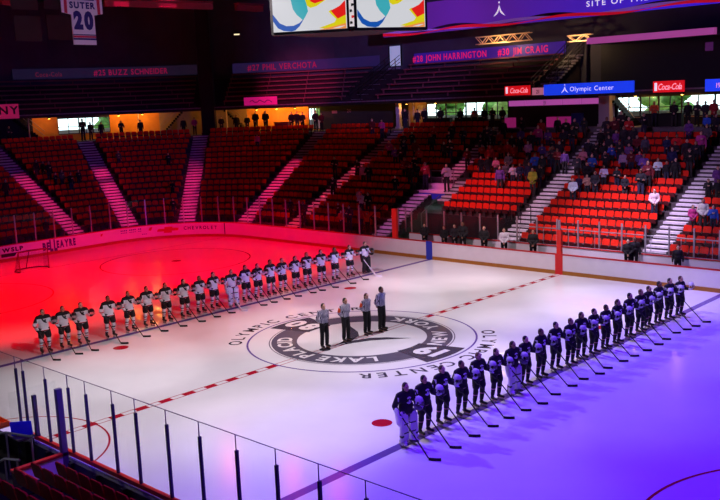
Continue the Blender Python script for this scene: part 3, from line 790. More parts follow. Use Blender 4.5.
PADW = ramp_z_mat('white_leg_pad', [(0, (60, 56, 70)), (.16, (226, 224, 236)), (.40, (50, 46, 62)), (.44, (226, 224, 236)), (.66, (50, 46, 62)), (.70, (226, 224, 236)), (.98, (90, 84, 104))], [(0, (226, 224, 236)), (.30, (50, 46, 62)), (.36, (226, 224, 236))], .215, .6); PADB = mat('black_leg_pad', (26, 24, 30), .6, noise=.2)
GLB = mat('black_glove', (22, 20, 26), .7, noise=.2); GLW = mat('white_glove', (214, 214, 226), .6, noise=.1)
SKATE = mat('skate_boot', (26, 24, 30), .45, noise=.2)
CRESTD = mat('crest_dark', (24, 20, 30), .7); CRESTW = mat('crest_white', (220, 220, 232), .7); CRESTR = mat('crest_red', (190, 30, 44), .7)
HCP = (.02, 0, 1.60 + LIFT)
PBODY = classify(blob(figure(ARM_PLAY, stance=.15, lift=LIFT, hands=True), .009, .4), [SKIN, EYE, LIP], face_fn(HCP))
GBODY = classify(blob(figure(ARM_GOAL, stance=.17, lift=LIFT, hands=True), .009, .4), [SKIN, EYE, LIP], face_fn(HCP))
PHAIR = {s: hair_mesh(HCP, s) for s in ('short', 'long', 'tail', 'cap')}
def jersey_mesh(arms, wide=1.0):
    t = MB(); L = LIFT
    t.ell((.0, 0, 1.28 + L), (.165, .235 * wide, .19)); t.ell((.005, 0, 1.06 + L), (.165, .215 * wide, .20))
    t.cap((0, -.07, .92 + L), (0, .07, .92 + L), .155, flat=((0, 0, 1), .7))
    t.cap((-.005, 0, 1.43 + L), (.0, 0, 1.47 + L), .085, .07)
    sleeve_parts(t, arms, .088, .082, .062, L, True, .205 * wide)
    return blob(t, .011)
JMESH = jersey_mesh(ARM_PLAY); JGMESH = jersey_mesh(ARM_GOAL, 1.12)
def pants_mesh():
    l = MB(); l.ell((0, 0, .96 + LIFT), (.15, .19, .12))
    for sd in (-1, 1): l.cap((0, sd * .10, .93 + LIFT), (.03, sd * .145, .66 + LIFT), .135, .118)
    return blob(l, .014)
PANTS = pants_mesh()
def sock_mesh(sd):
    l = MB(); l.cap((.03, sd * .15, .62 + LIFT), (.02, sd * .15, .48 + LIFT), .082, .082); l.cap((.02, sd * .15, .48 + LIFT), (-.02, sd * .16, .20 + LIFT), .086, .062)
    return blob(l, .012)
SOCK = {s: sock_mesh(s) for s in (-1, 1)}
def skate_mesh(sd):
    l = MB(); l.cap((-.03, sd * .16, .25 + LIFT), (-.03, sd * .16, .10 + LIFT), .06, .055); l.cap((-.06, sd * .16, .075 + LIFT), (.16, sd * .185, .06 + LIFT), .05, .04)
    me = blob(l, .012); me.materials.append(SKATE); return me
SKATEM = {s: skate_mesh(s) for s in (-1, 1)}
def blade_mesh(sd):
    l = MB(); l.bar((-.10, sd * .157, .018), (.19, sd * .19, .018), .006, .036); l.bar((-.06, sd * .16, .06), (-.02, sd * .165, .06), .02, .06); l.bar((.1, sd * .18, .06), (.14, sd * .184, .06), .02, .06)
    return l.mesh('blade', [STEEL])
BLADEM = {s: blade_mesh(s) for s in (-1, 1)}
def glove_mesh(arms, sd, big=1.0):
    el, wr, hd, pn, cu = arms[sd]; up = Vector((0, 0, LIFT)); g = MB(); el = Vector(el) + up; wr = Vector(wr) + up
    d = Vector(hd).normalized()
    g.cap(wr - (wr - el).normalized() * .07, wr + d * .02, .058, .05)
    hand(g, wr, hd, pn, -sd, cu, 1.25 * big, .0145)
    g.cap(wr, wr + d * .09, .045, .048, flat=(pn, .7))
    return blob(g, .009, .6)
GLOVE = {s: glove_mesh(ARM_PLAY, s) for s in (-1, 1)}
def goalie_glove(sd):
    el, wr, hd, pn, cu = ARM_GOAL[sd]; up = Vector((0, 0, LIFT)); g = MB(); el = Vector(el) + up; wr = Vector(wr) + up; d = Vector(hd).normalized()
    if sd < 0:
        c = wr + d * .04 + Vector((.02, -.06, 0)); ax = Vector((.25, 0, -1)).normalized()
        g.cap(c - ax * .17, c + ax * .15, .10, .10, flat=((0, 1, 0), .35)); hand(g, wr, hd, pn, -sd, cu, 1.2, .0145)
    else:
        g.cap(wr - d * .06, wr + d * .12, .09, .12, flat=((0, 0, 1), .55)); hand(g, wr + d * .03, hd, pn, -sd, cu, 1.5, .017)
    return blob(g, .011, .6)
GGLOVE = {s: goalie_glove(s) for s in (-1, 1)}
def legpad_mesh(sd):
    l = MB(); L = LIFT
    for k, (z0, z1, x, w) in enumerate(((.10, .30, .06, .125), (.30, .54, .075, .135), (.54, .74, .085, .14), (.74, .86, .07, .125))):
        l.cap((x, sd * (.17), z0 + L), (x + .005, sd * .165, z1 + L), w, w, flat=((1, 0, 0), .6))
    l.cap((.13, sd * .18, .07 + L), (.20, sd * .19, .06 + L), .085, .08, flat=((0, 0, 1), .5))
    for sy in (-1, 1): l.cap((.12, sd * .17 + sy * .10, .16 + L), (.13, sd * .165 + sy * .10, .82 + L), .032, .032)
    return blob(l, .012, .7)
LEGPAD = {s: legpad_mesh(s) for s in (-1, 1)}
def crest_swoosh():
    m = MB(); x = .162; z = 1.26 + LIFT
    pts = [(-.10, -.06), (-.03, -.07), (.05, -.02), (.10, .07), (.12, .12), (.05, .10), (.02, .04), (-.01, .10), (-.06, .06), (-.04, .0)]
    m.prism([(x - abs(a) * .25 + .004, -a, z + b) for a, b in reversed(pts)], (.012, 0, 0)); return m.mesh('crest', [CRESTD])
def crest_ring():
    m = MB(); x = .160; z = 1.26 + LIFT
    for r0, r1, a0, a1 in ((.055, .10, 40, 330),):
        k = 16
        for i in range(k):
            A, B = math.radians(a0 + (a1 - a0) * i / k), math.radians(a0 + (a1 - a0) * (i + 1) / k)
            q = [(x - abs(r * math.cos(a)) * .2 + .006, -r * math.cos(a), z + r * math.sin(a)) for r, a in ((r0, A), (r1, A), (r1, B), (r0, B))]
            m.hexa([(px - .012, py, pz) for px, py, pz in q], q)
    m.box((x - .01, -.02, z - .06), (x + .008, .02, z + .02))
    return m.mesh('crest', [CRESTW])
CR_L, CR_R = crest_swoosh(), crest_ring()
def patch_mesh():
    m = MB()
    for sd in (-1, 1):
        c = Vector((.02, sd * .305, 1.32 + LIFT)); m.box(c - Vector((.05, .012, .055)), c + Vector((.05, .012, .055)))
    return m.mesh('sleeve_number', [CRESTW])
SLEEVE_NO = patch_mesh()
def matset(me, m):
    """one shared mesh, material chosen per object"""
    if len(me.materials) == 0: me.materials.append(m)
    return me
def part(nm, me, parent, m=None):
    if len(me.materials) == 0: me.materials.append(m)
    o = link(nm, me, parent)
    if m is not None and len(o.material_slots): o.material_slots[0].link = 'OBJECT'; o.material_slots[0].material = m
    return o
SKINS = [(205, 160, 135), (190, 140, 115), (225, 180, 155), (150, 105, 80), (210, 165, 140)]
HAIRC = [(46, 32, 24), (30, 22, 18), (80, 55, 35), (22, 18, 16), (120, 85, 50), (60, 40, 28)]
def player(team, loc, rz, s, label, i, goalie=None, hstyle='short'):
    b = link('person', GBODY if goalie else PBODY, None, loc, rz); b.scale = (s, s, s); col(b, SKINS[i % 5])
    tag(b, label, 'person', ('players in white jerseys on the left blue line' if team == 'L' else 'players in black jerseys on the right blue line'))
    J = JL if team == 'L' else JR
    jo = part('jersey', JGMESH if goalie else JMESH, b, J)
    part('crest', CR_L if team == 'L' else CR_R, jo)
    if team == 'R': part('sleeve_number', SLEEVE_NO, jo)
    part('hockey_pants', PANTS, b, MAROON if goalie == 'brown' else PANT)
    for sd in GL:
        if goalie: part('leg_pad', LEGPAD[sd], b, PADB if goalie == 'black' else PADW)
        else: part('sock', SOCK[sd], b, SOL if team == 'L' else SOR)
        k = part('skate', SKATEM[sd], b); part('blade', BLADEM[sd], k)
        if goalie: part('goalie_glove', GGLOVE[sd], b, PADB if goalie == 'black' else PADW)
        else: part('glove', GLOVE[sd], b, GLB if team == 'L' else (GLB if sd < 0 else GLW))
    h = part('hair', PHAIR[hstyle], b, None); col(h, HAIRC[(i * 7) % 6])
    return b
# helmet and stick are things of their own
def helmet_thing(label, group, shellm):
    t = empty('hockey_helmet', (0, 0, 0), 0, label, 'helmet', group)
    m = MB(); nu, nv = 18, 7
    def dome(r, z0):
        vs = []
        for j in range(nv + 1):
            a = PI / 2 * j / nv
            for i in range(nu):
                b = 2 * PI * i / nu; vs.append((r[0] * math.cos(b) * math.cos(a), r[1] * math.sin(b) * math.cos(a), z0 + r[2] * math.sin(a)))
        return vs
    fs = [(j * nu + i, j * nu + (i + 1) % nu, (j + 1) * nu + (i + 1) % nu, (j + 1) * nu + i) for j in range(nv) for i in range(nu)]
    m.add(dome((.135, .105, .13), 0), fs, 0, True); m.add(dome((.115, .088, .11), 0), [tuple(reversed(f)) for f in fs], 0, True)
    for i in range(nu):
        a, b = 2 * PI * i / nu, 2 * PI * (i + 1) / nu
        m.add([(.135 * math.cos(a), .105 * math.sin(a), 0), (.135 * math.cos(b), .105 * math.sin(b), 0), (.115 * math.cos(b), .088 * math.sin(b), 0), (.115 * math.cos(a), .088 * math.sin(a), 0)], [(3, 2, 1, 0)])
    for sy in (-1, 1): m.cap((.0, sy * .1, .0), (-.02, sy * .095, -.06), .03, .022, flat=((0, 1, 0), .3))
    for k in (-1, 0, 1): m.cap((.09, k * .04, .09), (-.08, k * .045, .105), .012, .012, n=6)
    m.build('shell', shellm, t, recalc=False)
    c = MB()
    for k in range(-3, 4):
        y = k * .028; c.path([(.135 - abs(k) * .008, y, .02), (.155 - abs(k) * .01, y, -.05), (.12 - abs(k) * .01, y * .8, -.12)], .0045, 5)
    for z in (0, -.04, -.08, -.11): c.path([(.10, -.09, z), (.148, -.04, z), (.155, 0, z), (.148, .04, z), (.10, .09, z)], .0045, 5)
    c.build('face_cage', STEEL, t)
    s = MB(); s.path([(.02, -.095, -.05), (.03, -.06, -.12), (.03, .06, -.12), (.02, .095, -.05)], .007, 5); s.build('chin_strap', LEATHER, t)
    return t
def stick_thing(label, group, shaft, blade, goalie=False):
    t = empty('hockey_stick', (0, 0, 0), 0, label, 'hockey stick', group)
    top, heel = Vector((.19, -.258, .95)), Vector((1.20, -.22, .06))
    if goalie: top, heel = Vector((.137, -.312, .91)), Vector((1.05, -.27, .06))
    up = (top - heel).normalized()
    m = MB(); m.bar(heel, top + up * .12, .024, .032)
    if goalie: m.bar(heel, heel + up * .6, .03, .085)
    m.cap(top + up * .08, top + up * .13, .02, .02, n=8); m.build('shaft', shaft, t)
    b = MB(); pts = [(0, 0), (.09, .05), (.18, .12), (.26, .21)]
    for (x0, y0), (x1, y1) in zip(pts, pts[1:]):
        a = heel + Vector((x0, y0, -.018)); e = heel + Vector((x1, y1, -.018)); b.bar(a, e, .02 if not goalie else .028, .075)
    b.build('blade', blade, t)
    return t
# ------------------------------------------------------------------ the two teams and the officials
LEFT = [(-8.78, -8.91), (-8.81, -8.05), (-8.74, -7.29), (-8.71, -6.05), (-8.87, -4.99), (-9.0, -3.99), (-9.0, -3.03), (-9.0, -2.05), (-9.08, -1.11), (-9.15, -.26), (-8.89, .6),
        (-9.1, 1.62), (-9.1, 2.38), (-9.12, 3.22), (-9.1, 3.98), (-9.05, 4.83), (-9.08, 5.67), (-9.0, 6.61), (-8.94, 7.56), (-9.0, 8.75), (-8.95, 9.92)]
RIGHT = [(8.68, -7.51), (8.61, -6.64), (8.5, -5.68), (8.53, -4.79), (8.5, -3.9), (8.58, -3.08), (8.63, -2.24), (8.53, -1.36), (8.5, -.38), (8.46, .62), (8.6, 1.36), (8.52, 2.24), (8.56, 3.06),
         (8.59, 3.88), (8.61, 4.74), (8.58, 5.75), (8.56, 6.71), (8.47, 7.58), (8.55, 8.33), (8.64, 9.10), (8.74, 9.9)]
HL = helmet_thing('x', 'black helmets carried by the left team', mat('helmet_black', (24, 23, 28), .3, noise=.1))
HR = helmet_thing('x', 'white helmets carried by the right team', mat('helmet_white', (222, 222, 234), .3, noise=.06))
TAPE = mat('black_tape', (20, 18, 20), .8, noise=.2)
SL = stick_thing('x', 'sticks of the left team', WOODF, TAPE)
SR = stick_thing('x', 'sticks of the right team', mat('stick_black', (16, 15, 20), .45, noise=.2), TAPE)
SG = stick_thing('x', 'sticks of the left team', WHITEP, WHITEP, True)
used = set()
def place_copy(proto, loc, rz, s, label, off, group=None):
    o = proto if proto.name not in used else None
    if o is None: o = copy_tree(proto)
    else: used.add(proto.name)
    R_ = Matrix.Rotation(rz, 3, 'Z')
    o.location = Vector(loc) + R_ @ (Vector(off) * s); o.rotation_euler = (0, 0, rz); o.scale = (s, s, s); o['label'] = label
    if group: o['group'] = group
    return o
def nth(i, n):
    return 'nearest the camera in' if i == 0 else ('furthest away in' if i == n - 1 else ORD[i] + ' from near end of')
rnd = random.Random(3)
for team, spots in (('L', LEFT), ('R', RIGHT)):
    line = 'left line' if team == 'L' else 'right line'
    shirt = 'white jersey' if team == 'L' else 'black jersey'
    for i, (x, y) in enumerate(spots):
        goalie = None
        if team == 'L' and i == 10: goalie = 'white'
        if team == 'L' and i == 20: goalie = 'black'
        if team == 'R' and i == 0: goalie = 'white'
        if team == 'R' and i == 6: goalie = 'brown'
        rz = math.radians((-3 if team == 'L' else -7) + rnd.uniform(-6, 6)); s = (1.0 if team == 'L' else .965) * rnd.uniform(.97, 1.03)
        hs = 'short' if rnd.random() < .6 else ('tail' if rnd.random() < .6 else 'long')
        pos = nth(i, 21)
        lab = 'person in %s, %s %s' % (shirt, pos, line)
        if goalie: lab = {('L', 10): 'person in white jersey with white goalie leg pads mid left line', ('L', 20): 'person in white jersey with black goalie leg pads at far end', ('R', 0): 'person in black jersey with white goalie pads nearest the camera', ('R', 6): 'person in black jersey with goalie pads and maroon pants in right line'}[(team, i)]
        player(team, (x, y, 0.002), rz, s, lab, i, goalie, hs)
        grp = 'left team' if team == 'L' else 'right team'
        place_copy(HL if team == 'L' else HR, (x, y, 0.0), rz + rnd.uniform(-.1, .1), s, '%s helmet held by the player %s %s' % ('black' if team == 'L' else 'white', pos, line), (.33, .31, 1.325 + LIFT) if not goalie else (.335, .2, 1.25 + LIFT))
        if not (team == 'R' and i == 0):
            pr_ = SG if (team == 'L' and goalie) else (SL if team == 'L' else SR)
            place_copy(pr_, (x, y, 0.0), rz, s, '%s hockey stick of the player %s %s' % ('white goalie' if pr_ is SG else 'dark', pos, line), (0, (-.05 if goalie and pr_ is not SG else 0), 0))
        else:
            place_copy(SR, (x, y, 0), rz, s, 'dark hockey stick held by the goalie nearest the camera', (0, -.06, 0))

# officials on the centre line
STR = stripe_y_mat('striped_shirt', (206, 204, 220), (70, 66, 92), .022)
OFFS = [(-.05, -2.03), (-.06, -.83), (-.09, .43), (.02, 1.2)]
OBODY = classify(blob(figure(ARM_BACK, lift=LIFT), .009, .4), [SKIN, EYE, LIP], face_fn(HCP))
t_ = MB(); t_.ell((0, 0, 1.30 + LIFT), (.14, .19, .19)); t_.ell((.005, 0, 1.10 + LIFT), (.135, .178, .17)); t_.cap((0, -.05, 1.02 + LIFT), (0, .05, 1.02 + LIFT), .13)
sleeve_parts(t_, ARM_BACK, .07, .062, .046, LIFT); t_.cap((-.005, 0, 1.43 + LIFT), (.005, 0, 1.48 + LIFT), .075, .066); OTOP = blob(t_, .011, .7)
l_ = MB(); l_.ell((0, 0, .97 + LIFT), (.13, .178, .12))
for sd in GL: l_.cap((0, sd * .09, .94 + LIFT), (.02, sd * .11, .50 + LIFT), .105, .085); l_.cap((.02, sd * .11, .50 + LIFT), (-.01, sd * .115, .15 + LIFT), .085, .075)
OLEG = blob(l_, .012, .6)
def off_skate(sd):
    m = MB(); m.cap((-.05, sd * .11, .075 + LIFT), (.15, sd * .135, .06 + LIFT), .05, .042); m.bar((-.1, sd * .11, .018), (.18, sd * .14, .018), .006, .036); m.bar((-.06, sd * .11, .05), (.13, sd * .13, .05), .02, .06)
    return m.mesh('skate', [SKATE])
OSK = {s: off_skate(s) for s in GL}
band = MB(); band.cap((-.05, -.222, 1.30 + LIFT), (-.075, -.24, 1.20 + LIFT), .071, .069); BANDM = band.mesh('armband', [mat('orange_cloth', (240, 80, 20), .8)])
for i, (x, y) in enumerate(OFFS):
    lab = ['person in striped official shirt standing nearest on the centre line', 'person in striped shirt with orange armband, second from the left', 'person in striped shirt with orange armband, third from the left', 'person in striped official shirt, furthest right of four officials'][i]
    s = (1.0, .99, .96, 1.04)[i]
    b = link('person', OBODY, None, (x, y, .002), math.radians(-10 + 4 * i)); b.scale = (s, s, s); col(b, SKINS[i]); tag(b, lab, 'person', 'officials on the centre line')
    top = part('striped_shirt', OTOP, b, STR)
    if i in (1, 2): part('armband', BANDM, top)
    part('trousers', OLEG, b, PANT)
    for sd in GL: part('skate', OSK[sd], b)
    h = part('hair', PHAIR[('short', 'short', 'tail', 'short')[i]], b); col(h, HAIRC[i])

# goal on the left
t = empty('hockey_goal', (-27.1, 0, 0), 0, 'empty hockey goal with red frame at the left end', 'goal')
m = MB(); r = .035
m.path([(0, -.93, 0), (0, -.93, 1.22), (0, .93, 1.22), (0, .93, 0)], r, 10); m.build('goal_frame', mat('goal_frame_red', (120, 14, 18), .5), t)
m = MB(); m.path([(0, -.93, .035), (-.45, -1.05, .035), (-1.0, -.7, .035), (-1.1, 0, .035), (-1.0, .7, .035), (-.45, 1.05, .035), (0, .93, .035)], r, 8)
m.path([(0, -.93, 1.2), (-.35, -.8, 1.2), (-.5, 0, 1.2), (-.35, .8, 1.2), (0, .93, 1.2)], r * .8, 8); m.tube((-.5, 0, 1.2), (-1.1, 0, .05), r * .8); m.build('base_frame', mat('goal_base_black', (26, 20, 22), .6), t)
m = MB(); top = [(0, -.93), (-.35, -.8), (-.5, 0), (-.35, .8), (0, .93)]; bot = [(0, -.93), (-.7, -.95), (-1.1, 0), (-.7, .95), (0, .93)]
def lp(pl, f):
    f *= len(pl) - 1; k = min(int(f), len(pl) - 2); q = f - k; return (pl[k][0] * (1 - q) + pl[k + 1][0] * q, pl[k][1] * (1 - q) + pl[k + 1][1] * q)
NN = 40
for i in range(NN + 1):
    a, b = lp(top, i / NN), lp(bot, i / NN); m.tube((a[0], a[1], 1.19), (b[0], b[1], .05), .004, n=4, caps=False)
for j in range(1, 14):
    f = j / 14
    pl = [(lp(top, i / NN)[0] * (1 - f) + lp(bot, i / NN)[0] * f, lp(top, i / NN)[1] * (1 - f) + lp(bot, i / NN)[1] * f, 1.19 - 1.14 * f) for i in range(NN + 1)]
    for a, b in zip(pl, pl[1:]): m.tube(a, b, .004, n=4, caps=False)
m.build('net', mat('net_cord', (70, 60, 64), .8), t)

# ------------------------------------------------------------------ seats
PANM = mat('seat_pan_maroon', (84, 16, 20), .6, noise=.15)  # darker pan underside, with the shade below the backrest put in
def seat_parts(mt):
    b = MB()
    # moulded backrest with rounded shoulders and a slight lean
    pr = [(-.205, 0), (.205, 0), (.222, .14), (.21, .28), (.17, .33), (-.17, .33), (-.21, .28), (-.222, .14)]
    fr = [Vector((0 - .06 * (z / .33), y, .50 + z)) for y, z in pr]
    b.prism(fr, (-.035, 0, .004)); back = b.mesh('backrest', [mt])
    p = MB(); q = [(-.205, .0), (.205, .0), (.20, .18), (.16, .22), (-.16, .22), (-.20, .18)]
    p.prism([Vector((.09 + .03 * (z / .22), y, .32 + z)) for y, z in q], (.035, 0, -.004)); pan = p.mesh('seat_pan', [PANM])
    f = MB(); f.box((-.03, -.03, 0), (.03, .03, .40)); f.box((-.05, -.2, .38), (.12, .2, .41)); st = f.mesh('bracket', [DARKM])
    for me in (back, pan, st):
        bm = bmesh.new(); bm.from_mesh(me); bmesh.ops.recalc_face_normals(bm, faces=bm.faces); bm.to_mesh(me); bm.free()
    return back, pan, st
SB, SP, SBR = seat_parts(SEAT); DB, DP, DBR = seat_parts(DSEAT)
def seat(loc, rz, parts, label, group):
    t = empty('stadium_seat', loc, rz, label, 'seat', group)
    link('backrest', parts[0], t); link('seat_pan', parts[1], t); link('bracket', parts[2], t)
    return t
# facing: local +x looks at the ice
BLOCKS = [('left edge block', SY(-8.5), SY(-.6)), ('second block from left', SY(-.6), SY(6.75)), ('third block from left', SY(6.75), 17), ('fourth block from left', 17, 44), ('fifth block from left', 44, 74.5),
          ('sixth block from left', 74.5, SX(-22.5)), ('seventh block from left', SX(-22.5), SX(-13.4)), ('eighth block from left', SX(-13.4), SX(-4.75)), ('ninth block from left', SX(-4.75), SX(4.0)), ('right edge block', SX(4.0), SX(12.7))]
CAMP = Vector((23.916, -25.152, 9.386))
def project(w):
    d = Vector(w) - CAMP; z = d.dot(CF); return 360 + 893.34 * d.dot(CR) / z, 250 - 893.34 * d.dot(CU) / z, z
def arc_len(s0, s1, d):
    if 0 <= s0 and s1 <= 90: return math.radians(s1 - s0) * (RC + d)
    if s1 <= 0 or s0 >= 90: return s1 - s0
    if s0 < 0: return -s0 + math.radians(s1) * (RC + d)
    return math.radians(90 - s0) * (RC + d) + s1 - 90
def at_len(s0, l, d):
    """path position l metres after s0"""
    s = s0
    if s < 0:
        if l <= -s: return s + l
        l += s; s = 0
    if s < 90:
        need = math.radians(90 - s) * (RC + d)
        if l <= need: return s + math.degrees(l / (RC + d))
        l -= need; s = 90
    return s + l
def block_limits(bi, k):
    nm, a, b = BLOCKS[bi]; d = rowd(k) + .6
    lo, hi = .72, arc_len(a, b, d) - .72
    if bi == 6 and k < 8: hi = arc_len(a, SX(-14.95), d) - .3
    if bi == 6 and k >= 8: hi -= -.1
    if bi == 7:
        if k < 3: return None
        lo = .72 + (1.3 if k < 8 else .35)
    return lo, hi
SEATPOS = []
for bi in range(len(BLOCKS)):
    for k in range(NR):
        lim = block_limits(bi, k)
        if not lim or (bi >= 7 and k >= 14): continue
        lo, hi = lim; n = int((hi - lo) / .5); d = rowd(k) + .60
        for j in range(n):
            s = at_len(BLOCKS[bi][1], lo + (hi - lo - n * .5) / 2 + (j + .5) * .5, d)
            w = P(d, s, rowz(k)); px, py, dist = project(w)
            SEATPOS.append((dist, bi, k, j, n, s, w, -20 < px < 745))
NEAR_SEATS = []
for k in range(9):
    y = -16.62 - TR * k; z = 1.30 + RS * k
    x0 = [7.0, 7.55, 8.5, 9.3, 10.3, 11.3, 12.3, 13.3, 14.3][k]
    for j in range(16):
        x = x0 + j * .47
        px, py, dist = project((x, y, z + .82))
        if px > -14 and py < 520 and px < 250: NEAR_SEATS.append((k, j, x, y, z))
for k in range(16):
    pass
m = MB()
for k in range(14): m.box(([7.0, 7.55, 8.5, 9.3, 10.3, 11.3, 12.3, 13.3, 14.3][min(k, 8)] - .5, -16.62 - TR * k - .16, -.05), (34, -16.62 - TR * (k - 1) - .16, 1.30 + RS * k))
structure(m.build('near_terrace', TIER))
for k, j, x, y, z in NEAR_SEATS:
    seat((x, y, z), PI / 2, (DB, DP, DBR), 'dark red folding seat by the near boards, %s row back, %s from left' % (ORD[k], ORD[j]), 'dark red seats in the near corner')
vis = sorted([q for q in SEATPOS if q[7]], key=lambda q: q[0])
N_IND = 300 - len(NEAR_SEATS)
ind = vis[:N_IND]; _ids = set(id(q) for q in ind); rest = [q for q in SEATPOS if id(q) not in _ids]
def face_rz(s):
    n = -N(s); return math.atan2(n.y, n.x)
for dist, bi, k, j, n, s, w, _ in ind:
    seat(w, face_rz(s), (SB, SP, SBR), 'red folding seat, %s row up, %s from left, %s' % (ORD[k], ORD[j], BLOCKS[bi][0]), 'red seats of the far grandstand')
bv = [v.co.copy() for v in SB.vertices]; bf = [tuple(p.vertices) for p in SB.polygons]; pv = [v.co.copy() for v in SP.vertices]; pf = [tuple(p.vertices) for p in SP.polygons]
brv = [v.co.copy() for v in SBR.vertices]; brf = [tuple(p.vertices) for p in SBR.polygons]
m = MB()
for dist, bi, k, j, n, s, w, _ in rest:
    R_ = Matrix.Rotation(face_rz(s), 3, 'Z')
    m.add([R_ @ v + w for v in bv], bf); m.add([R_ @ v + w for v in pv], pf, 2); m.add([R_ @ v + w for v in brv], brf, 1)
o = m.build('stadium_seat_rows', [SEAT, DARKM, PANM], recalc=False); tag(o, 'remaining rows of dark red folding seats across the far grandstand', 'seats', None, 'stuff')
# ------------------------------------------------------------------ spectators: image column/row of each head is turned into a place on the terraces
def ray(px, py):
    return (CF + CR * ((px - 360) / 893.34) - CU * ((py - 250) / 893.34)).normalized()
def to_path(x, y):
    if x >= CX: return y - YB, 90 + x - CX
    if y <= CY: return XB - x, y - CY
    return math.hypot(x - CX, y - CY) - RC, math.degrees(math.atan2(y - CY, CX - x))
def terrace_hit(px, py, h):
    d = ray(px, py); t = 30.0
    while t < 110:
        w = CAMP + d * t; dd, s = to_path(w.x, w.y)
        if dd > D0 and w.z - h < Z0 + RS * (dd - D0) / TR - RS * .5: return w, dd, s
        t += .02
    return None
PAL = dict(black=(24, 23, 27), dark=(40, 38, 44), grey=(88, 86, 94), white=(226, 222, 230), lilac=(170, 160, 196), purple=(110, 70, 150), blue=(46, 90, 200), navy=(34, 40, 80), red=(190, 36, 40), darkred=(110, 26, 34),
           pink=(225, 150, 185), magenta=(200, 60, 140), tan=(190, 150, 110), orange=(215, 90, 40), yellow=(190, 210, 60), brown=(84, 60, 46))
CROWD = '''654 103 orange c;674 103 black c;688 103 black c;697 104 dark c;704 105 dark c;710 101.5 red c;689 122 purple;707 116 blue;702 133 magenta;645 138 grey;667 138 navy;677 136 red;687 141 dark;644 115 black;716 116 dark;716 126 grey;701 143 dark
644 156 purple;648 163 darkred;658 160 white;665.5 163 black;675 160 black;641 171 black;706 180.5 black;717 181 black;718 168 purple;654.5 191 white;693 207 magenta;702 201 white;711 207 blue
621 113 dark;629 119 red;606 127 dark;613 132 purple;629 138 dark;637 137 darkred;606 146 blue;617 143 dark;629 145 purple;594 119 dark;577 157 grey;592 156 blue;583 150 pink;587 164 black;594 173 dark;573 180 white;579 177 navy;587 176 tan;604 167 white;617 169 black;625 177 black;623 153 lilac;631 152 darkred;639 153 purple;599 131 black;622 128 dark;633 129 dark;609 137 dark
503 143 red;512 146 red;528 143 pink;542 145 purple;538 127 magenta;548 131 purple;563 131 dark;550 149 grey;557 150 darkred;520 138 dark;541 121 red;506 164 grey;512 166 white;519 165 navy;529 164 navy;538 170 yellow;541 157 dark;535 155 blue;527 158 dark;549 167 black;558 152 purple;500 168 purple;571 143 dark;580 141 dark;566 148 dark;531 133 dark;552 139 dark
440 109 black c;460 110 dark c;474 109 tan c;484 111 black c;492 109 black c;502 110 dark c;434 127 red;471 136 black;454 141 black;482 146 red;490 147 red;501 144 red;497 133 red;435 157 red;446 166 lilac;481 158 black;488 158 black;496 159 pink;449 133 dark;463 129 dark;476 128 dark;486 129 dark;444 143 dark
404.5 110 black c;417 115 dark c;424 109 black c;386 121 magenta;372 120 darkred;389 142 magenta;395 148 purple;419 149 red;403 134 dark;363 166 pink;368 166 black;405 159 darkred;414 158 black;410 166 black;417 165 black;395 177 black;361 194 white;368 194 black;412 133 dark;400 148 dark
291 113 black c;295 112.5 black c;300 113.5 black c;315 112 black c;321 118 darkred c;335 158 black;323 178 dark;357 161 dark;359 190 white;338 204 darkred;349 207 navy;341 215 orange;361 209 red;362 221 orange;300 201 dark;303 203 dark;285 200 darkred
221 118 dark c;236 116 black c;255 112 black c;265 111.5 black c;247 120 dark c;257 135 magenta;82 120 black c;90 123 black c;101 125 black c;121 125 black c;140 121 black c;183 120 dark c;194 119 magenta c;48 163 black;27 162 black;38 163 black;55 174 black;60 171 grey;70 174 black;78 171 dark;118 152 grey;168 154 black;172 182 black;184 199 black;46 228 black;5 181 black;9 129 dark c'''
ENT = []
for line in CROWD.split('\n'):
    for it in line.split(';'):
        f = it.split(); ENT.append((float(f[0]), float(f[1]), f[2], len(f) > 3))
rc = random.Random(11)
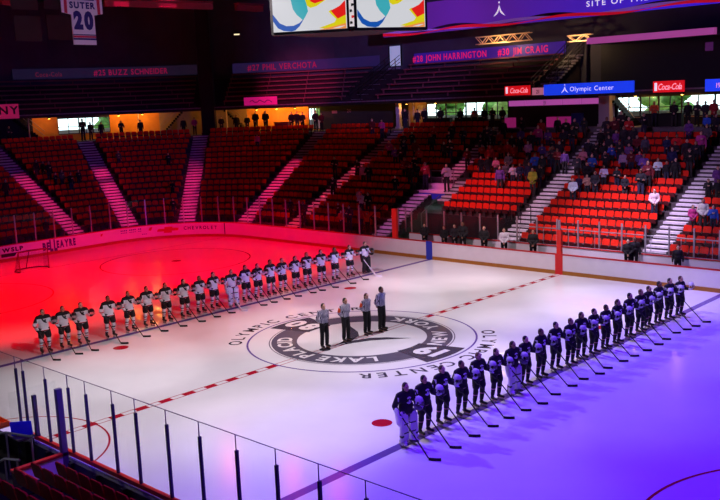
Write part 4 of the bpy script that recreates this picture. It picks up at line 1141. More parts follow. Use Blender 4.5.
# the dim mass of people higher up in the right hand blocks
for x0, x1, y0, y1 in ((500, 606, 120, 156), (604, 645, 119, 152), (642, 720, 134, 152), (384, 500, 126, 158)):
    y = y0
    while y < y1:
        x = x0 + rc.uniform(0, 6)
        while x < x1:
            jx, jy = x + rc.uniform(-1.5, 1.5), y + rc.uniform(-1.5, 1.5)
            if rc.random() < (.62 if x0 > 490 else .16) and all(abs(jx - e[0]) > 6.5 or abs(jy - e[1]) > 6 for e in ENT):
                ENT.append((jx, jy, rc.choice(['black', 'dark', 'dark', 'black', 'navy', 'grey', 'purple', 'darkred']), False))
            x += 9
        y += 8.2
PLACED = {}
rows = {}
NLIST = sum(1 for line in CROWD.split('\n') for it in line.split(';'))
for ei, (px, py, c, con) in enumerate(ENT):
    if con:
        # standing on the concourse behind the top row
        best = None; dv = ray(px, py); t = 40.0
        while t < 110:
            w = CAMP + dv * t; dd, s = to_path(w.x, w.y)
            if dd > CD + .7: break
            t += .02
        if px in (82.0, 90.0): dd = CD + .4
        hz = w.z - CONZ; sc = max(.90, min(1.10, hz / 1.62)); k = 99; pos = P(CD + .75, s, CONZ)
    else:
        h = terrace_hit(px, py, 1.58)
        if not h: continue
        w, dd, s = h; k = max(0, min(NR - 1, int(round((dd - D0 - .22) / TR)))); pos = P(rowd(k) + .20, s, rowz(k))
        # follow the sight line so that the head meets the row
        dv = ray(px, py); t = 30.0
        while t < 110:
            w2 = CAMP + dv * t; d2, s2 = to_path(w2.x, w2.y)
            if d2 >= rowd(k) + .20: break
            t += .02
        pos = P(rowd(k) + .20, s2, rowz(k)); s = s2
        sc = (w2.z - rowz(k)) / 1.60; sc = max(.80, min(1.12, sc))
    for an, as_ in AISLES:
        if k == 99 or abs(s - as_) > 12: continue
        d_ = rowd(k) + .2; off = arc_len(min(s, as_), max(s, as_), d_) * (1 if s >= as_ else -1)
        if abs(off) < 1.0:
            s = at_len(as_, 1.02, d_) if off >= 0 else as_ - span(as_, d_, 1.02)
            pos = P(d_, s, pos.z)
    pd, _ = to_path(pos.x, pos.y)
    if k != 99 and SX(-14.9) < s < SX(-12.4) and 6.0 < pd < 8.6:
        pos = P(7.15, s, 3.162); dv = ray(px, py); t = 30.0
        while to_path((CAMP + dv * t).x, (CAMP + dv * t).y)[0] < 7.15: t += .02
        sc = max(.8, min(1.1, ((CAMP + dv * t).z - 3.16) / 1.6)); k = 7
    bi = next((i for i, b in enumerate(BLOCKS) if b[1] <= s < b[2]), len(BLOCKS) - 1)
    rows.setdefault((k, bi), []).append((s, pos, sc, c, con, px, ei >= NLIST))
ALIAS = dict(dark='dark', darkred='dark red', pink='pale pink', tan='tan')
for (k, bi), L in sorted(rows.items()):
    L.sort(key=lambda q: q[0])
    # keep neighbours apart
    for i in range(1, len(L)):
        gap = (L[i][1] - L[i - 1][1]).length
        if gap < .52:
            s, pos, sc, c, con, px, fl = L[i]; d_ = CD + .75 if k == 99 else rowd(k) + .2
            s = at_len(L[i - 1][0], .52, d_); L[i] = (s, P(d_, s, pos.z), sc, c, con, px, fl)
    if k != 99: L = [q for q in L if not (q[6] and any(abs(q[0] - as_) < 1.0 for an, as_ in AISLES if as_ > 90))]
    for i, (s, pos, sc, c, con, px, fl) in enumerate(L):
        pose = rc.choice(['down', 'heart', 'heart', 'front', 'cross', 'coat'] if not con else ['down', 'front', 'coat', 'cross'])
        rz = face_rz(s) + rc.uniform(-.15, .15) + (.45 if s > 80 else .15)
        cn = ALIAS.get(c, c); pos_t = '' if len(L) == 1 else ', %s from left there' % ORD[i]
        top_n = 'coat' if pose == 'coat' else ('shirt' if c in ('white', 'red', 'blue', 'lilac', 'pink', 'magenta', 'yellow', 'purple') else 'jacket')
        if con: lab = 'person in %s %s on concourse above %s%s' % (cn, top_n, BLOCKS[bi][0], pos_t)
        else: lab = 'person in %s %s, %s row up, %s%s' % (cn, top_n, ORD[k], BLOCKS[bi][0], pos_t)
        rgb = tuple(max(0, min(255, int(v * rc.uniform(.88, 1.1)))) for v in PAL[c])
        lg = rc.choice([(28, 28, 34), (36, 38, 52), (44, 46, 70), (60, 56, 54), (24, 24, 26)])
        hs = rc.choice(['short', 'short', 'long', 'tail', 'cap'])
        civilian(pose, pos, rz, sc, rgb, lg, rc.choice(HAIRC), hs, rc.choice(SKINS), lab, top_n, 'people on the concourse' if con else 'spectators in the grandstand')

# bench staff, standing on the bench floor behind the far boards
STAFF = [(424.5, 225, 'black', 'coat', 'black suit'), (444, 228, 'black', 'front', 'black jacket'), (454.5, 226, 'dark', 'front', 'dark jacket'), (462.5, 223.5, 'black', 'coat', 'black coat'), (484, 228, 'black', 'coat', 'open black suit'),
         (504, 230, 'white', 'front', 'white jacket'), (533, 231.5, 'black', 'coat', 'black coat and reddish hair'), (628, 241, 'black', 'front', 'black jacket'), (634.5, 239, 'black', 'down', 'black jacket'), (678, 247.5, 'black', 'down', 'black jacket')]
for i, (px, py, c, pose, txt) in enumerate(STAFF):
    dv = ray(px, py); yy = 16.02 if i not in (2, 8) else 16.36; t = (yy - CAMP.y) / dv.y; w = CAMP + dv * t
    sc = max(.92, min(1.12, (w.z - .30) / 1.62))
    lab = 'person in %s in the bench area, %s of ten from left' % (txt, ORD[i])
    b = civilian(pose, (w.x, yy, .30), -PI / 2 + .5, sc, PAL[c], (24, 24, 28), (120, 50, 30) if i == 6 else HAIRC[i % 6], ['short', 'short', 'long', 'short', 'short', 'short', 'short', 'short', 'cap', 'short'][i], SKINS[i % 5], lab, 'jacket', 'people in the bench area')
# ------------------------------------------------------------------ concourse wall with windows
WD = 17.9
def wall_seg(mb, s0, s1, z0, z1, d=WD, th=.2, mi=0): strip(mb, d, d + th, z0, z1, s0, s1, mi, da=4)
HEAD = 9.0
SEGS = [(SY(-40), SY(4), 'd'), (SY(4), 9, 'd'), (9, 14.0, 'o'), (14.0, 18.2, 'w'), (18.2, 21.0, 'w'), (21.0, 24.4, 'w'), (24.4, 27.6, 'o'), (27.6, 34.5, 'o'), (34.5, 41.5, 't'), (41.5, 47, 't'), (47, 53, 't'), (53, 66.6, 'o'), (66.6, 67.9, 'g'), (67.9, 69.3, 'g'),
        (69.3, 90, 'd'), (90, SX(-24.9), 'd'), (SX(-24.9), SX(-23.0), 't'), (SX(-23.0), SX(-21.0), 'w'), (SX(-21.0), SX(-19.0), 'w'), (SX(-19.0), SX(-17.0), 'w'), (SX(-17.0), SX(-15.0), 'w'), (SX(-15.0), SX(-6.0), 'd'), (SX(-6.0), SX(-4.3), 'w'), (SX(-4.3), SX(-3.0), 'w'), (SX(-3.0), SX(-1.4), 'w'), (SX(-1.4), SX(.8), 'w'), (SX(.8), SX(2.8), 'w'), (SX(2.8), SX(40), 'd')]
FR = mat('window_frame_dark', (34, 32, 34), .5, noise=.2)
WGL = glass_mat('window_glass', (.9, .96, .94), .8)
walls = {'d': (MB(), DWALL, 'wall_concourse'), 'o': (MB(), SILL, 'wall_orange'), 't': (MB(), TAN, 'wall_tan')}
nw = 0
for s0, s1, ty in SEGS:
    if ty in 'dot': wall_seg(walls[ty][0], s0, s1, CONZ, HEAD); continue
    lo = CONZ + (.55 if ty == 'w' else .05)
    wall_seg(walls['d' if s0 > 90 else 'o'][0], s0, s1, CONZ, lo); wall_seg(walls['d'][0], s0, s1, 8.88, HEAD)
    nw += 1
    t = empty('window_%d' % nw, P(WD, (s0 + s1) / 2, lo)); structure(t, 'daylit concourse window')
    inv = -Vector(t.location)
    e = span((s0 + s1) / 2, WD, .05)
    f = MB(); strip(f, WD + .02, WD + .12, lo, 8.88, s0, s0 + e); strip(f, WD + .02, WD + .12, lo, 8.88, s1 - e, s1); strip(f, WD + .02, WD + .12, lo, lo + .07, s0, s1); strip(f, WD + .02, WD + .12, 8.80, 8.88, s0, s1)
    sm = (s0 + s1) / 2; e2 = e * .5
    strip(f, WD + .03, WD + .11, lo, 8.88, sm - e2, sm + e2)
    if ty == 'w': strip(f, WD + .03, WD + .11, lo + .62, lo + .68, s0, s1)
    o = f.build('window_frame', FR, t); o.location = inv
    g = MB(); strip(g, WD + .06, WD + .075, lo, 8.88, s0, s1); o = g.build('pane', WGL, t); o.location = inv
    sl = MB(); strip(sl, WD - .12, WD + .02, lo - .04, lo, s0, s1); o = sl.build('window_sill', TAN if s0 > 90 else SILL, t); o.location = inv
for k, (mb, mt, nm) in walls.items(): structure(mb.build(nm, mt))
# outdoors: lawn, hedge trees, pale terrace roof beyond the glass
m = MB(); strip(m, 21.2, 70, 4.6, 4.8, SY(-40), SX(45), da=6); structure(m.build('ground_outside', mat('lawn', (96, 130, 60), .9, noise=.3, nscale=.5)))
LEAF = mat('tree_leaves', (128, 176, 84), .8, noise=.55, nscale=3.0); LEAF2 = mat('tree_leaves_pale', (190, 214, 120), .8, noise=.5, nscale=3.0); BARK = mat('bark', (70, 52, 40), .9)
TREES = [(s, d) for s, d in ((10, 28), (14.2, 27), (26.5, 27), (62.5, 30), (67.3, 27), (72, 30), (SX(-31), 29), (SX(-27.5), 26), (SX(-24.6), 30), (SX(-21), 27), (SX(-17.2), 30), (SX(-12.6), 27), (SX(-9), 30), (SX(-5.6), 27), (SX(-1.6), 30.5), (SX(1.6), 27), (SX(4.6), 30))]
for i, (s, d) in enumerate(TREES):
    r = random.Random(i); base = P(d, s, 4.8)
    t = empty('tree', base, 0, 'green tree outside the concourse windows, %s from the left' % ORD[i], 'tree', 'trees beyond the windows')
    m = MB(); m.tube((0, 0, 0), (0, 0, 2.4), .16, .10); m.build('trunk', BARK, t)
    m = MB()
    for q in range(16):
        a = r.uniform(0, 6.28); rr = r.uniform(0, 1.0); h = r.uniform(1.9, 5.2); sz = r.uniform(.45, .8) * (1.15 - abs(h - 3.2) * .16)
        m.ell((rr * math.cos(a), rr * math.sin(a), h), (sz, sz, sz * .85), nu=9, nv=6)
    for v in range(len(m.v)):
        x, y, z = m.v[v]; j = r.uniform(.86, 1.14); m.v[v] = (x * j, y * j, z + r.uniform(-.07, .07))
    m.build('crown', LEAF if i % 3 else LEAF2, t)
m = MB(); strip(m, 22.2, 22.4, 4.8, 7.75, SY(-10), SX(10)); structure(m.build('terrace_parapet', mat('pale_parapet', (226, 224, 216), .8, noise=.1)))

# concourse lamps (warm) and their fittings
def lamp(s, power, colr, d=16.6, z=8.86):
    c = P(d, s, z)
    t = empty('ceiling_lamp', c, 0, None, 'lamp', 'concourse ceiling lamps')
    MB().tube((0, 0, .12), (0, 0, .03), .12, .16, 14).build('lamp_housing', DARKM, t)
    MB().ell((0, 0, .03), (.10, .10, .04)).build('bulb', mat('lamp_warm', (255, 200, 120), .5, emit=(255, 190, 90), estr=4), t)
    p = point('lamp_light', c - Vector((0, 0, .12)), power, colr, .08)
    return t
AMB = (1.0, .42, .06)
LS = [(11.5, 45), (26, 90), (31, 110), (45, 25), (56, 90), (60.5, 130), (64.8, 120), (SX(-24), 40), (SX(-21), 30), (SX(-4.0), 40), (SX(-.8), 40)]
for i, (s, pw) in enumerate(LS):
    t = lamp(s, pw, AMB); t['label'] = 'small warm lamp under the concourse ceiling, %s from the left' % ORD[i]

# stairs up from the concourse, columns, bins and other standing furniture
def conc_stair(s0, s1, label):
    m = MB(); n = 12
    for i in range(n):
        a = s0 + (s1 - s0) * i / n; b = s0 + (s1 - s0) * (i + 1) / n; z = CONZ + 2.1 * (i + 1) / n
        strip(m, 16.9, 17.8, z - .18, z, min(a, b), max(a, b))
    t = m.build('concourse_stairs', DARKM); tag(t, label, 'stairs')
    h = MB()
    for off in (.55, .95):
        pts = [P(16.9, s0 + (s1 - s0) * i / n, CONZ + 2.1 * i / n + off) for i in range(n + 1)]
        h.path(pts, .025)
    h.build('handrail', mat('rail_warm_grey', (150, 140, 130), .4, .5), t)
conc_stair(34.6, 39.5, 'dark stairs with rails rising right of the orange wall')
conc_stair(10.5, 5.0, 'dark concourse stairs at the far left')
conc_stair(53.5, 48.5, 'dark concourse stairs beside the two silhouettes')
conc_stair(SX(-4.2), SX(-6.2), 'pale stairs crossing the right hand windows')
COLM = mat('pillar_black', (22, 21, 25), .9, noise=.3)
def column(s, d, w, z0, z1, label, mtl=COLM):
    c = P(d, s, z0); m = MB(); m.box((-w / 2, -w / 2, 0), (w / 2, w / 2, z1 - z0)); o = m.build('pillar', mtl); o.location = c; o.rotation_euler = (0, 0, face_rz(s)); m2 = MB(); m2.box((-w / 2 - .06, -w / 2 - .06, 0), (w / 2 + .06, w / 2 + .06, .18)).build('plinth', mtl, o)
    tag(o, label, 'pillar')
column(45.9, 14.98, 1.15, CONZ, 19.0, 'broad black pillar rising between the upper name boards')
PALE = mat('pillar_pale', (196, 186, 196), .8, noise=.12)
column(SX(-6.25), 16.9, .8, CONZ, 9.0, 'pale pillar right of the drinks stand', PALE)
column(SX(-24.7), 16.4, .35, CONZ, 9.0, 'pale pillar at the left edge of the tan wall', PALE)
for s, lb in ((6.8, 'thin lit post at the far left of the concourse'), (49.4, 'thin lit post between pillar and silhouettes'), (30.0, 'thin lit post before the orange wall'), (SX(-22.95), 'thin post left of the long windows')):
    c = P(16.2, s, CONZ); m = MB(); m.tube((0, 0, 0), (0, 0, 2.1), .06, n=10).tube((0, 0, 0), (0, 0, .03), .14, n=12); o = m.build('post', mat('post_cream', (220, 190, 140), .5)); o.location = c; tag(o, lb, 'post')
for s, w, lb in ((SX(-20), 2.6, 'dark counter below the left part of the long windows'), (SX(-16.8), 2.8, 'dark counter below the right part of the long windows'), (SX(-1.6), 2.6, 'dark counter under the windows below the right cola sign'), (62.6, 1.3, 'maroon box stand among the orange lit silhouettes')):
    c = P(15.6, s, CONZ); t = empty('counter', c, face_rz(s) - PI / 2, lb, 'counter')
    MB().box((-w / 2, -.2, 0), (w / 2, .2, .80)).build('cabinet', BLACK if s > 90 else mat('maroon_box', (110, 30, 50), .7), t); MB().box((-w / 2 - .04, -.24, .80), (w / 2 + .04, .24, .85)).build('counter_top', DARKM, t)
# drinks stand
t = empty('drinks_stand', P(17.3, SX(-10.6), CONZ), 0, 'dark stand with pink lit header panels left of the pale pillar', 'stand')
HDR = mat('backlit_pink', (150, 60, 150), .5, emit=(205, 90, 190), estr=.55)
for i in range(5):
    x0 = -3.85 + i * 1.52
    MB().box((x0, -.1, 1.55), (x0 + 1.46, .0, 1.95)).build('header_panel', HDR, t)
MB().box((-3.95, -.02, 0), (3.85, .3, 2.05)).build('rear_wall', BLACK, t)
MB().box((-3.95, -.95, 0), (-2.9, -.6, .72)).build('counter', mat('backlit_pink_counter', (170, 50, 130), .5, emit=(190, 40, 130), estr=.35), t)  # counter fronts given a pink glow of their own
MB().box((-.1, -.95, 0), (1.9, -.6, .72)).build('counter', mat('backlit_pink_counter'), t)
MB().box((1.9, -.95, 0), (2.7, -.6, .95)).build('cooler', mat('blue_cooler', (40, 50, 130), .5, noise=.1), t)
m = MB(); text_flat(m, '21', (-.75, -.106, 1.62), (1, 0, 0), (0, 0, 1), .32, .01); m.build('section_number', WHITEP, t)
o = MB().box((-.05, -.02, 0), (.05, .02, .35)).build('x', DARKM); bpy.data.objects.remove(o)
# notice and wall graphics
m = MB(); strip(m, WD - .03, WD - .005, 8.15, 8.75, SX(-23.9), SX(-23.05)); o = m.build('wall_poster', mat('poster_pale', (200, 190, 190), .8, noise=.5, nscale=4)); tag(o, 'pale poster on the tan wall left of the long windows', 'poster')
m = MB(); strip(m, WD - .05, WD - .03, 8.3, 8.55, 72, 73.2); text_flat(m, '20', P(WD - .03, SX(-27.2) if False else 76.0, 8.35), Vector((0, 0, 1)).cross(-N(76)), (0, 0, 1), .4, .01, mi=0)
o = m.build('section_number', mat('faded_pink_paint', (150, 90, 110), .8)); tag(o, 'faded section number on the dark concourse wall', 'sign')

# ------------------------------------------------------------------ upper deck: bench rows, fascia with names, signs
BEN = mat('bench_plank', (128, 66, 74), .7, noise=.3, nscale=2)
SECT = [('left', SY(6), 42.5), ('middle', 49.5, 79), ('right', SX(-27.3), SX(-11.4))]
for nm, a, b in SECT:
    for k in range(7):
        m = MB(); d = UD0 + UTR * k
        strip(m, d + .10, d + .50, UZ + URS * k + .28, UZ + URS * k + .39, a, b, da=5)
        nL = int(arc_len(a, b, d) / 3.6)
        for q in range(nL + 1):
            s = at_len(a, q * 3.6, d); e = span(s, d, .03); strip(m, d + .3, d + .45, UZ + URS * k, UZ + URS * k + .28, s, s + e * 1.5)
        o = m.build('deck_bench', BEN); tag(o, 'long upper deck bench, %s row up, %s section' % (ORD[k], nm), 'bench', 'benches on the upper deck')
FD = 20.3
def fascia(s0, s1, z0, z1, colr, strength, label, texts):
    t = empty('name_board', P(FD, (s0 + s1) / 2, z0), 0, label, 'name board'); inv = -Vector(t.location)
    m = MB(); strip(m, FD, FD + .15, z0, z1, s0, s1, da=3)
    o = m.build('panel', mat('led_board_' + label.split()[0] + label.split()[1], colr, .5, emit=colr, estr=strength), t); o.location = inv  # glow put into the board colour, as no lamp reaches it
    TX = mat('led_letters_crimson', (150, 20, 70), .5, emit=(225, 26, 100), estr=.75)
    DTX = mat('led_letters_dim', (110, 18, 50), .5, emit=(170, 20, 76), estr=.5)
    for s_mid, tx, size, mt in texts:
        m = MB(); lay, W = layout(tx, size, .14, .02, .82)
        s_left = s_mid - math.degrees(W / 2 / (RC + FD)) if s_mid < 90 else (s_mid - W / 2 if s_mid - 90 >= W / 2 else 90 - math.degrees((W / 2 - s_mid + 90) / (RC + FD)))
        for ch, x in lay:
            vs_, fs_, x0, x1 = glyph(ch, .02); off = x + (x0 + x1) / 2 * size * .82 - W / 2
            s = at_len(s_left, off + W / 2, FD)
            n = -N(s); ux = Vector((0, 0, 1)).cross(n)
            text_flat(m, ch, P(FD - .02, s, z0 + .20), ux, (0, 0, 1), size, .012, .1, .02, 0, True, .82)
        o = m.build('name_lettering', DTX if mt == 'dim' else (mt or TX), t, recalc=False); o.location = inv
fascia(8, 42.5, 12.35, 13.25, (40, 34, 62), .3, 'dim slate name board above the left upper deck', [(29.8, '#25 BUZZ SCHNEIDER', .70, 'dim'), (14.5, 'Coca-Cola', .55, mat('faded_red_letters', (120, 40, 60), .6, emit=(110, 34, 60), estr=.5))])
fascia(49.5, 80, 12.3, 13.2, (46, 34, 84), .4, 'dusky violet name board above the middle upper deck', [(59.6, '#27 PHIL VERCHOTA', .74, 'dim')])
fascia(SX(-27.2), SX(-11.5), 12.2, 13.1, (52, 24, 130), .6, 'bright purple name board above the right upper deck', [(SX(-22.4), '#28 JOHN HARRINGTON', .72, None), (SX(-15.2), '#30 JIM CRAIG', .74, None)])
def sign(s0, s1, z0, z1, colr, e, label, cat_='sign', d=14.7):
    t = empty('banner_sign', P(d, (s0 + s1) / 2, z0), 0, label, cat_); inv = -Vector(t.location)
    m = MB(); strip(m, d - .12, d, z0, z1, s0, s1); o = m.build('panel', mat('sign_' + '_'.join(label.split()[:3]), colr, .5, emit=colr, estr=e), t); o.location = inv
    def put(tx, s, z, size, mtl, xs=1.0, bold=.02, gap=.1, shear=0.0):
        n = -N(s); ux = Vector((0, 0, 1)).cross(n); m = MB(); text_flat(m, tx, P(d - .12, s, z), ux, (0, 0, 1), size, .015, gap, bold, 0, True, xs, shear)
        o = m.build('lettering', mtl, t, recalc=False); o.location = inv
    return t, put, inv
WE = mat('lit_white', (230, 225, 240), .5, emit=(225, 215, 240), estr=.9); PKE = mat('lit_pink', (255, 170, 190), .5, emit=(255, 160, 180), estr=.8)
BKE = mat('sign_ink_black', (20, 16, 24), .6)
def cola(put, s, z0, span_, z1):
    h = z1 - z0
    put('Coca', s - .12, z0 + h * .28, h * .60, PKE, .78, .0, .02); put('Cola', s + span_ * .24, z0 + h * .22, h * .60, PKE, .78, .0, .02)
t, put, inv = sign(SX(-13.05), SX(-10.95), 9.26, 9.92, (205, 14, 24), .85, 'red cola sign left of the blue arena sign'); put('Coca-Cola', SX(-11.85), 9.42, .50, PKE, .76, .015, .0, .22)
m = MB(); m.box((-12.9, 14.5 + YB + .0, 9.4), (-12.78, 14.57 + YB, 9.85)); o = m.build('bottle_mark', WE, t); o.location = inv
t, put, inv = sign(SX(-10.75), SX(-9.85), 9.22, 9.72, (200, 120, 150), .55, 'small pale pink sign beside the blue sign'); put('21', SX(-10.3), 9.33, .35, mat('sign_ink_red', (150, 20, 60), .6))
t, put, inv = sign(SX(-9.8), SX(-3.15), 9.16, 9.90, (16, 60, 232), .85, 'long bright blue arena sign with white emblem'); put('Olympic Center', SX(-6.15), 9.38, .44, WE, 1.0, .0, .14)
m = MB(); emblem(m, P(14.555, SX(-8.15), 9.45), (1, 0, 0), (0, 0, 1), .30); o = m.build('emblem', WE, t, recalc=False); o.location = inv
t, put, inv = sign(SX(-1.83), SX(.18), 9.08, 9.78, (205, 12, 40), .85, 'red cola sign under the dark right deck'); put('Coca-Cola', SX(-.74), 9.24, .54, PKE, .74, .015, .0, .22)
m = MB(); m.box((-1.7, 14.5 + YB, 9.18), (-1.56, 14.57 + YB, 9.68)); o = m.build('bottle_mark', WE, t); o.location = inv
t, put, inv = sign(SX(1.5), SX(6.0), 9.03, 9.76, (24, 60, 235), .85, 'bright blue sign cut by the right edge'); put('19', SX(2.32), 9.24, .42, PKE, 1.0, .0)
t, put, inv = sign(54.6, 62.6, 9.30, 10.0, (205, 20, 120), .6, 'small magenta sign hung from the middle upper deck')
m = MB()
for i in range(9):
    a = 56 + i * .6; q = P(14.56, a, 9.62 + .12 * math.sin(i * 1.9)); w2 = P(14.56, a + .6, 9.62 + .12 * math.sin((i + 1) * 1.9)); m.tube(q, w2, .03, n=5)
o = m.build('squiggle_mark', mat('sign_ink_purple2', (90, 20, 110), .6), t); o.location = inv
t, put, inv = sign(SY(3.6), .0 + 2.8, 9.05, 10.2, (200, 34, 100), .28, 'pink sign with large black letters at left edge', d=14.2); put('NY', SY(8.3) + .55, 9.42, .85, BKE, 1.25, .03, .12)
# paler mottled strip along the deck edge, standing in for window highlights
m = MB(); strip(m, 14.72, 14.76, 9.2, 9.30, SY(-20), SX(6), da=4); o = structure(m.build('deck_edge_trim', mat('edge_trim', (120, 100, 120), .4, noise=.5, nscale=6)))

# stairs on the upper deck with rails and bright doorway
def deck_stairs(x, label, n=7):
    t = empty('deck_stairs', (x, 30.3, UZ), 0, label, 'stairs')
    m = MB()
    for k in range(n):
        for h in range(2): m.box((-.55, k * .76 + h * .38, k * .4 + h * .2 - .1), (.55, k * .76 + h * .38 + .37, k * .4 + h * .2 + .03))
    m.build('steps', mat('deck_step', (150, 140, 150), .8, noise=.2), t)
    for sx in (-.6, .6):
        r = MB()
        for off in (.35, .65, .95): r.tube((sx, -.1, off), (sx, n * .76, n * .4 + off), .028)
        for k in range(0, n + 1, 2): r.tube((sx, k * .76, k * .4), (sx, k * .76, k * .4 + .95), .03)
        r.build('handrail', mat('rail_black', (20, 19, 22), .5, .5), t)
    return t
deck_stairs(-28.4, 'black railed upper stairs left of the right name board')
deck_stairs(-10.6, 'black railed upper stairs at the right end of the name board')
t = empty('door_1', (-28.3, 35.5, 12.2)); structure(t, 'bright doorway at the head of the upper stairs')
MB().box((-.62, -.03, 0), (.62, .03, 1.7)).build('door_panel', mat('lit_doorway', (180, 190, 220), .6, emit=(170, 180, 215), estr=.5), t); MB().box((-.72, -.05, 0), (-.62, .05, 1.8)).build('door_frame', DARKM, t); MB().box((.62, -.05, 0), (.72, .05, 1.8)).build('door_frame', DARKM, t)  # panel's own glow stands in for light in the doorway
# lattice trusses with work lights
def truss(x0, x1, y, z, h, label, lit):
    t = empty('lattice_truss', (x0, y, z), 0, label, 'truss'); L = x1 - x0; n = int(L / .55)
    mt = mat('truss_warm', (240, 205, 160), .6, noise=.15)
    m = MB()
    for yy in (0, .35):
        for zz in (0, h): m.bar((0, yy, zz), (L, yy, zz), .07, .07)
        for i in range(n):
            a, b = i * L / n, (i + 1) * L / n; m.bar((a, yy, 0 if i % 2 else h), (b, yy, h if i % 2 else 0), .06, .06)
    m.build('chords', mt, t)
    d = point('work_light', (x0 + L / 2, y - .8, z - .3), lit, (1, .62, .30), .1)
truss(-18.9, -13.9, 34.4, 13.35, .55, 'warm lit lattice truss above the right name board', 170)
truss(-10.6, -8.7, 34.2, 12.95, .42, 'short yellow lit lattice truss above the railed stairs', 170)
t = empty('press_box', (-3.6, 33.2, 9.3), 0, 'dark press box under a long pink lit beam', 'press box')
MB().box((-4.6, 1.6, 0), (30, 1.9, 3.3)).build('rear_wall', BLACK, t); MB().box((-4.7, -.3, 3.3), (4.3, .1, 3.72)).build('front_beam', mat('beam_pink', (175, 90, 150), .6, emit=(175, 75, 150), estr=.6), t)  # beam emission stands in for pink light falling on it
MB().box((-4.7, .1, 3.3), (30, 1.9, 3.5)).build('roof_panel', BLACK, t); MB().box((-4.7, -.3, 0), (-4.5, -.1, 3.3)).build('side_post', DARKM, t); MB().box((3.0, 1.5, 2.35), (3.5, 1.58, 2.9)).build('monitor', mat('dim_violet_screen', (90, 40, 100), .5, emit=(80, 30, 90), estr=.5), t)

# long banner with red waves, high over the far side
t = empty('wave_banner', (-9, 28.0, 14.05), 0, 'long blue violet banner with red waves high over the far side', 'banner')
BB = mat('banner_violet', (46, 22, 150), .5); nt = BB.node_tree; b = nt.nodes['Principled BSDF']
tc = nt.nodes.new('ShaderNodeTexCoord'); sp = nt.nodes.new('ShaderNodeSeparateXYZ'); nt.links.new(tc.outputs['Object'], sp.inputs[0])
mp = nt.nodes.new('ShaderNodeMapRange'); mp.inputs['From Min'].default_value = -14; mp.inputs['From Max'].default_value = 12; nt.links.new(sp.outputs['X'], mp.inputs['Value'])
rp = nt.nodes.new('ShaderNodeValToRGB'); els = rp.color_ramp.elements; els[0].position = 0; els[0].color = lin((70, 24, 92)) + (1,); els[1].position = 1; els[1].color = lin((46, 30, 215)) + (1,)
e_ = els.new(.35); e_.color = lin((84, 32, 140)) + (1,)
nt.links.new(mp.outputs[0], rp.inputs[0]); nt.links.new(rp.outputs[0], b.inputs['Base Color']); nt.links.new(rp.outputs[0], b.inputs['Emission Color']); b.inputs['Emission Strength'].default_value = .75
MB().box((-14, 0, 0), (16, .08, 2.2)).build('cloth', BB, t)  # face emits its own colour, like an illuminated board
def wave(nm, mtl, x0, x1, f, ph, lo, hi, y):
    m = MB(); n = 60
    for i in range(n):
        xa, xb = x0 + (x1 - x0) * i / n, x0 + (x1 - x0) * (i + 1) / n
        q = []
        for x in (xa, xb):
            c = lo + (hi - lo) * (.5 + .5 * math.sin(x * f + ph)); w = .09 * abs(math.sin(x * f * .5 + ph)) + .015; q += [(x, c - w), (x, c + w)]
        m.hexa([(q[0][0], y, q[0][1]), (q[2][0], y, q[2][1]), (q[2][0], y + .01, q[2][1]), (q[0][0], y + .01, q[0][1])], [(q[1][0], y, q[1][1]), (q[3][0], y, q[3][1]), (q[3][0], y + .01, q[3][1]), (q[1][0], y + .01, q[1][1])])
    m.build(nm, mtl, t)
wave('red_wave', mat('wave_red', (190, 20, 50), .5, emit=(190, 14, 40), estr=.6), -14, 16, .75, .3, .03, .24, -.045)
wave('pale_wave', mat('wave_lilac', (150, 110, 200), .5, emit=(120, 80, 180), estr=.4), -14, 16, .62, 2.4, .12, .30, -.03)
wave('dark_wave', mat('wave_dark', (30, 14, 40), .6), -14, 16, .8, 1.1, .10, .40, -.015)
m = MB(); text_flat(m, 'SITE OF THE', (5.5, -.02, .62), (1, 0, 0), (0, 0, 1), .48, .012, .24, .01, 0, True, 1.25); m.build('lettering', WE, t, recalc=False)
m = MB(); emblem(m, (-3.25, -.03, .92), (1, 0, 0), (0, 0, 1), .52); m.build('emblem', WE, t, recalc=False)

# centre-hung scoreboard
zb = 11.85
def floor_pt(px, py, z):
    dv = ray(px, py); tt = (z - CAMP.z) / dv.z; return CAMP + dv * tt
A, B, C_, D = floor_pt(274, 32.6, zb), floor_pt(347.4, 28.2, zb), floor_pt(357.5, 27.6, zb), floor_pt(425, 26.8, zb)
t = empty('scoreboard', (A + D) / 2, 0, 'hanging scoreboard with two bright colourful screens', 'scoreboard'); O = -Vector(t.location)
def shp(mb_pts, nm, mtl, par, thick):
    pass
SCR = mat('screen_white', (12, 12, 14), .4, emit=(205, 206, 212), estr=1.0)
def em(nm, c, s=1.0): return mat(nm, (12, 12, 14), .4, emit=c, estr=s)
TEAL, SYEL, SRED, SBLU, SORG = em('screen_teal', (60, 165, 178)), em('screen_yellow', (214, 200, 20)), em('screen_red', (220, 30, 24)), em('screen_blue', (20, 80, 170)), em('screen_orange', (232, 140, 70))
H = 3.2
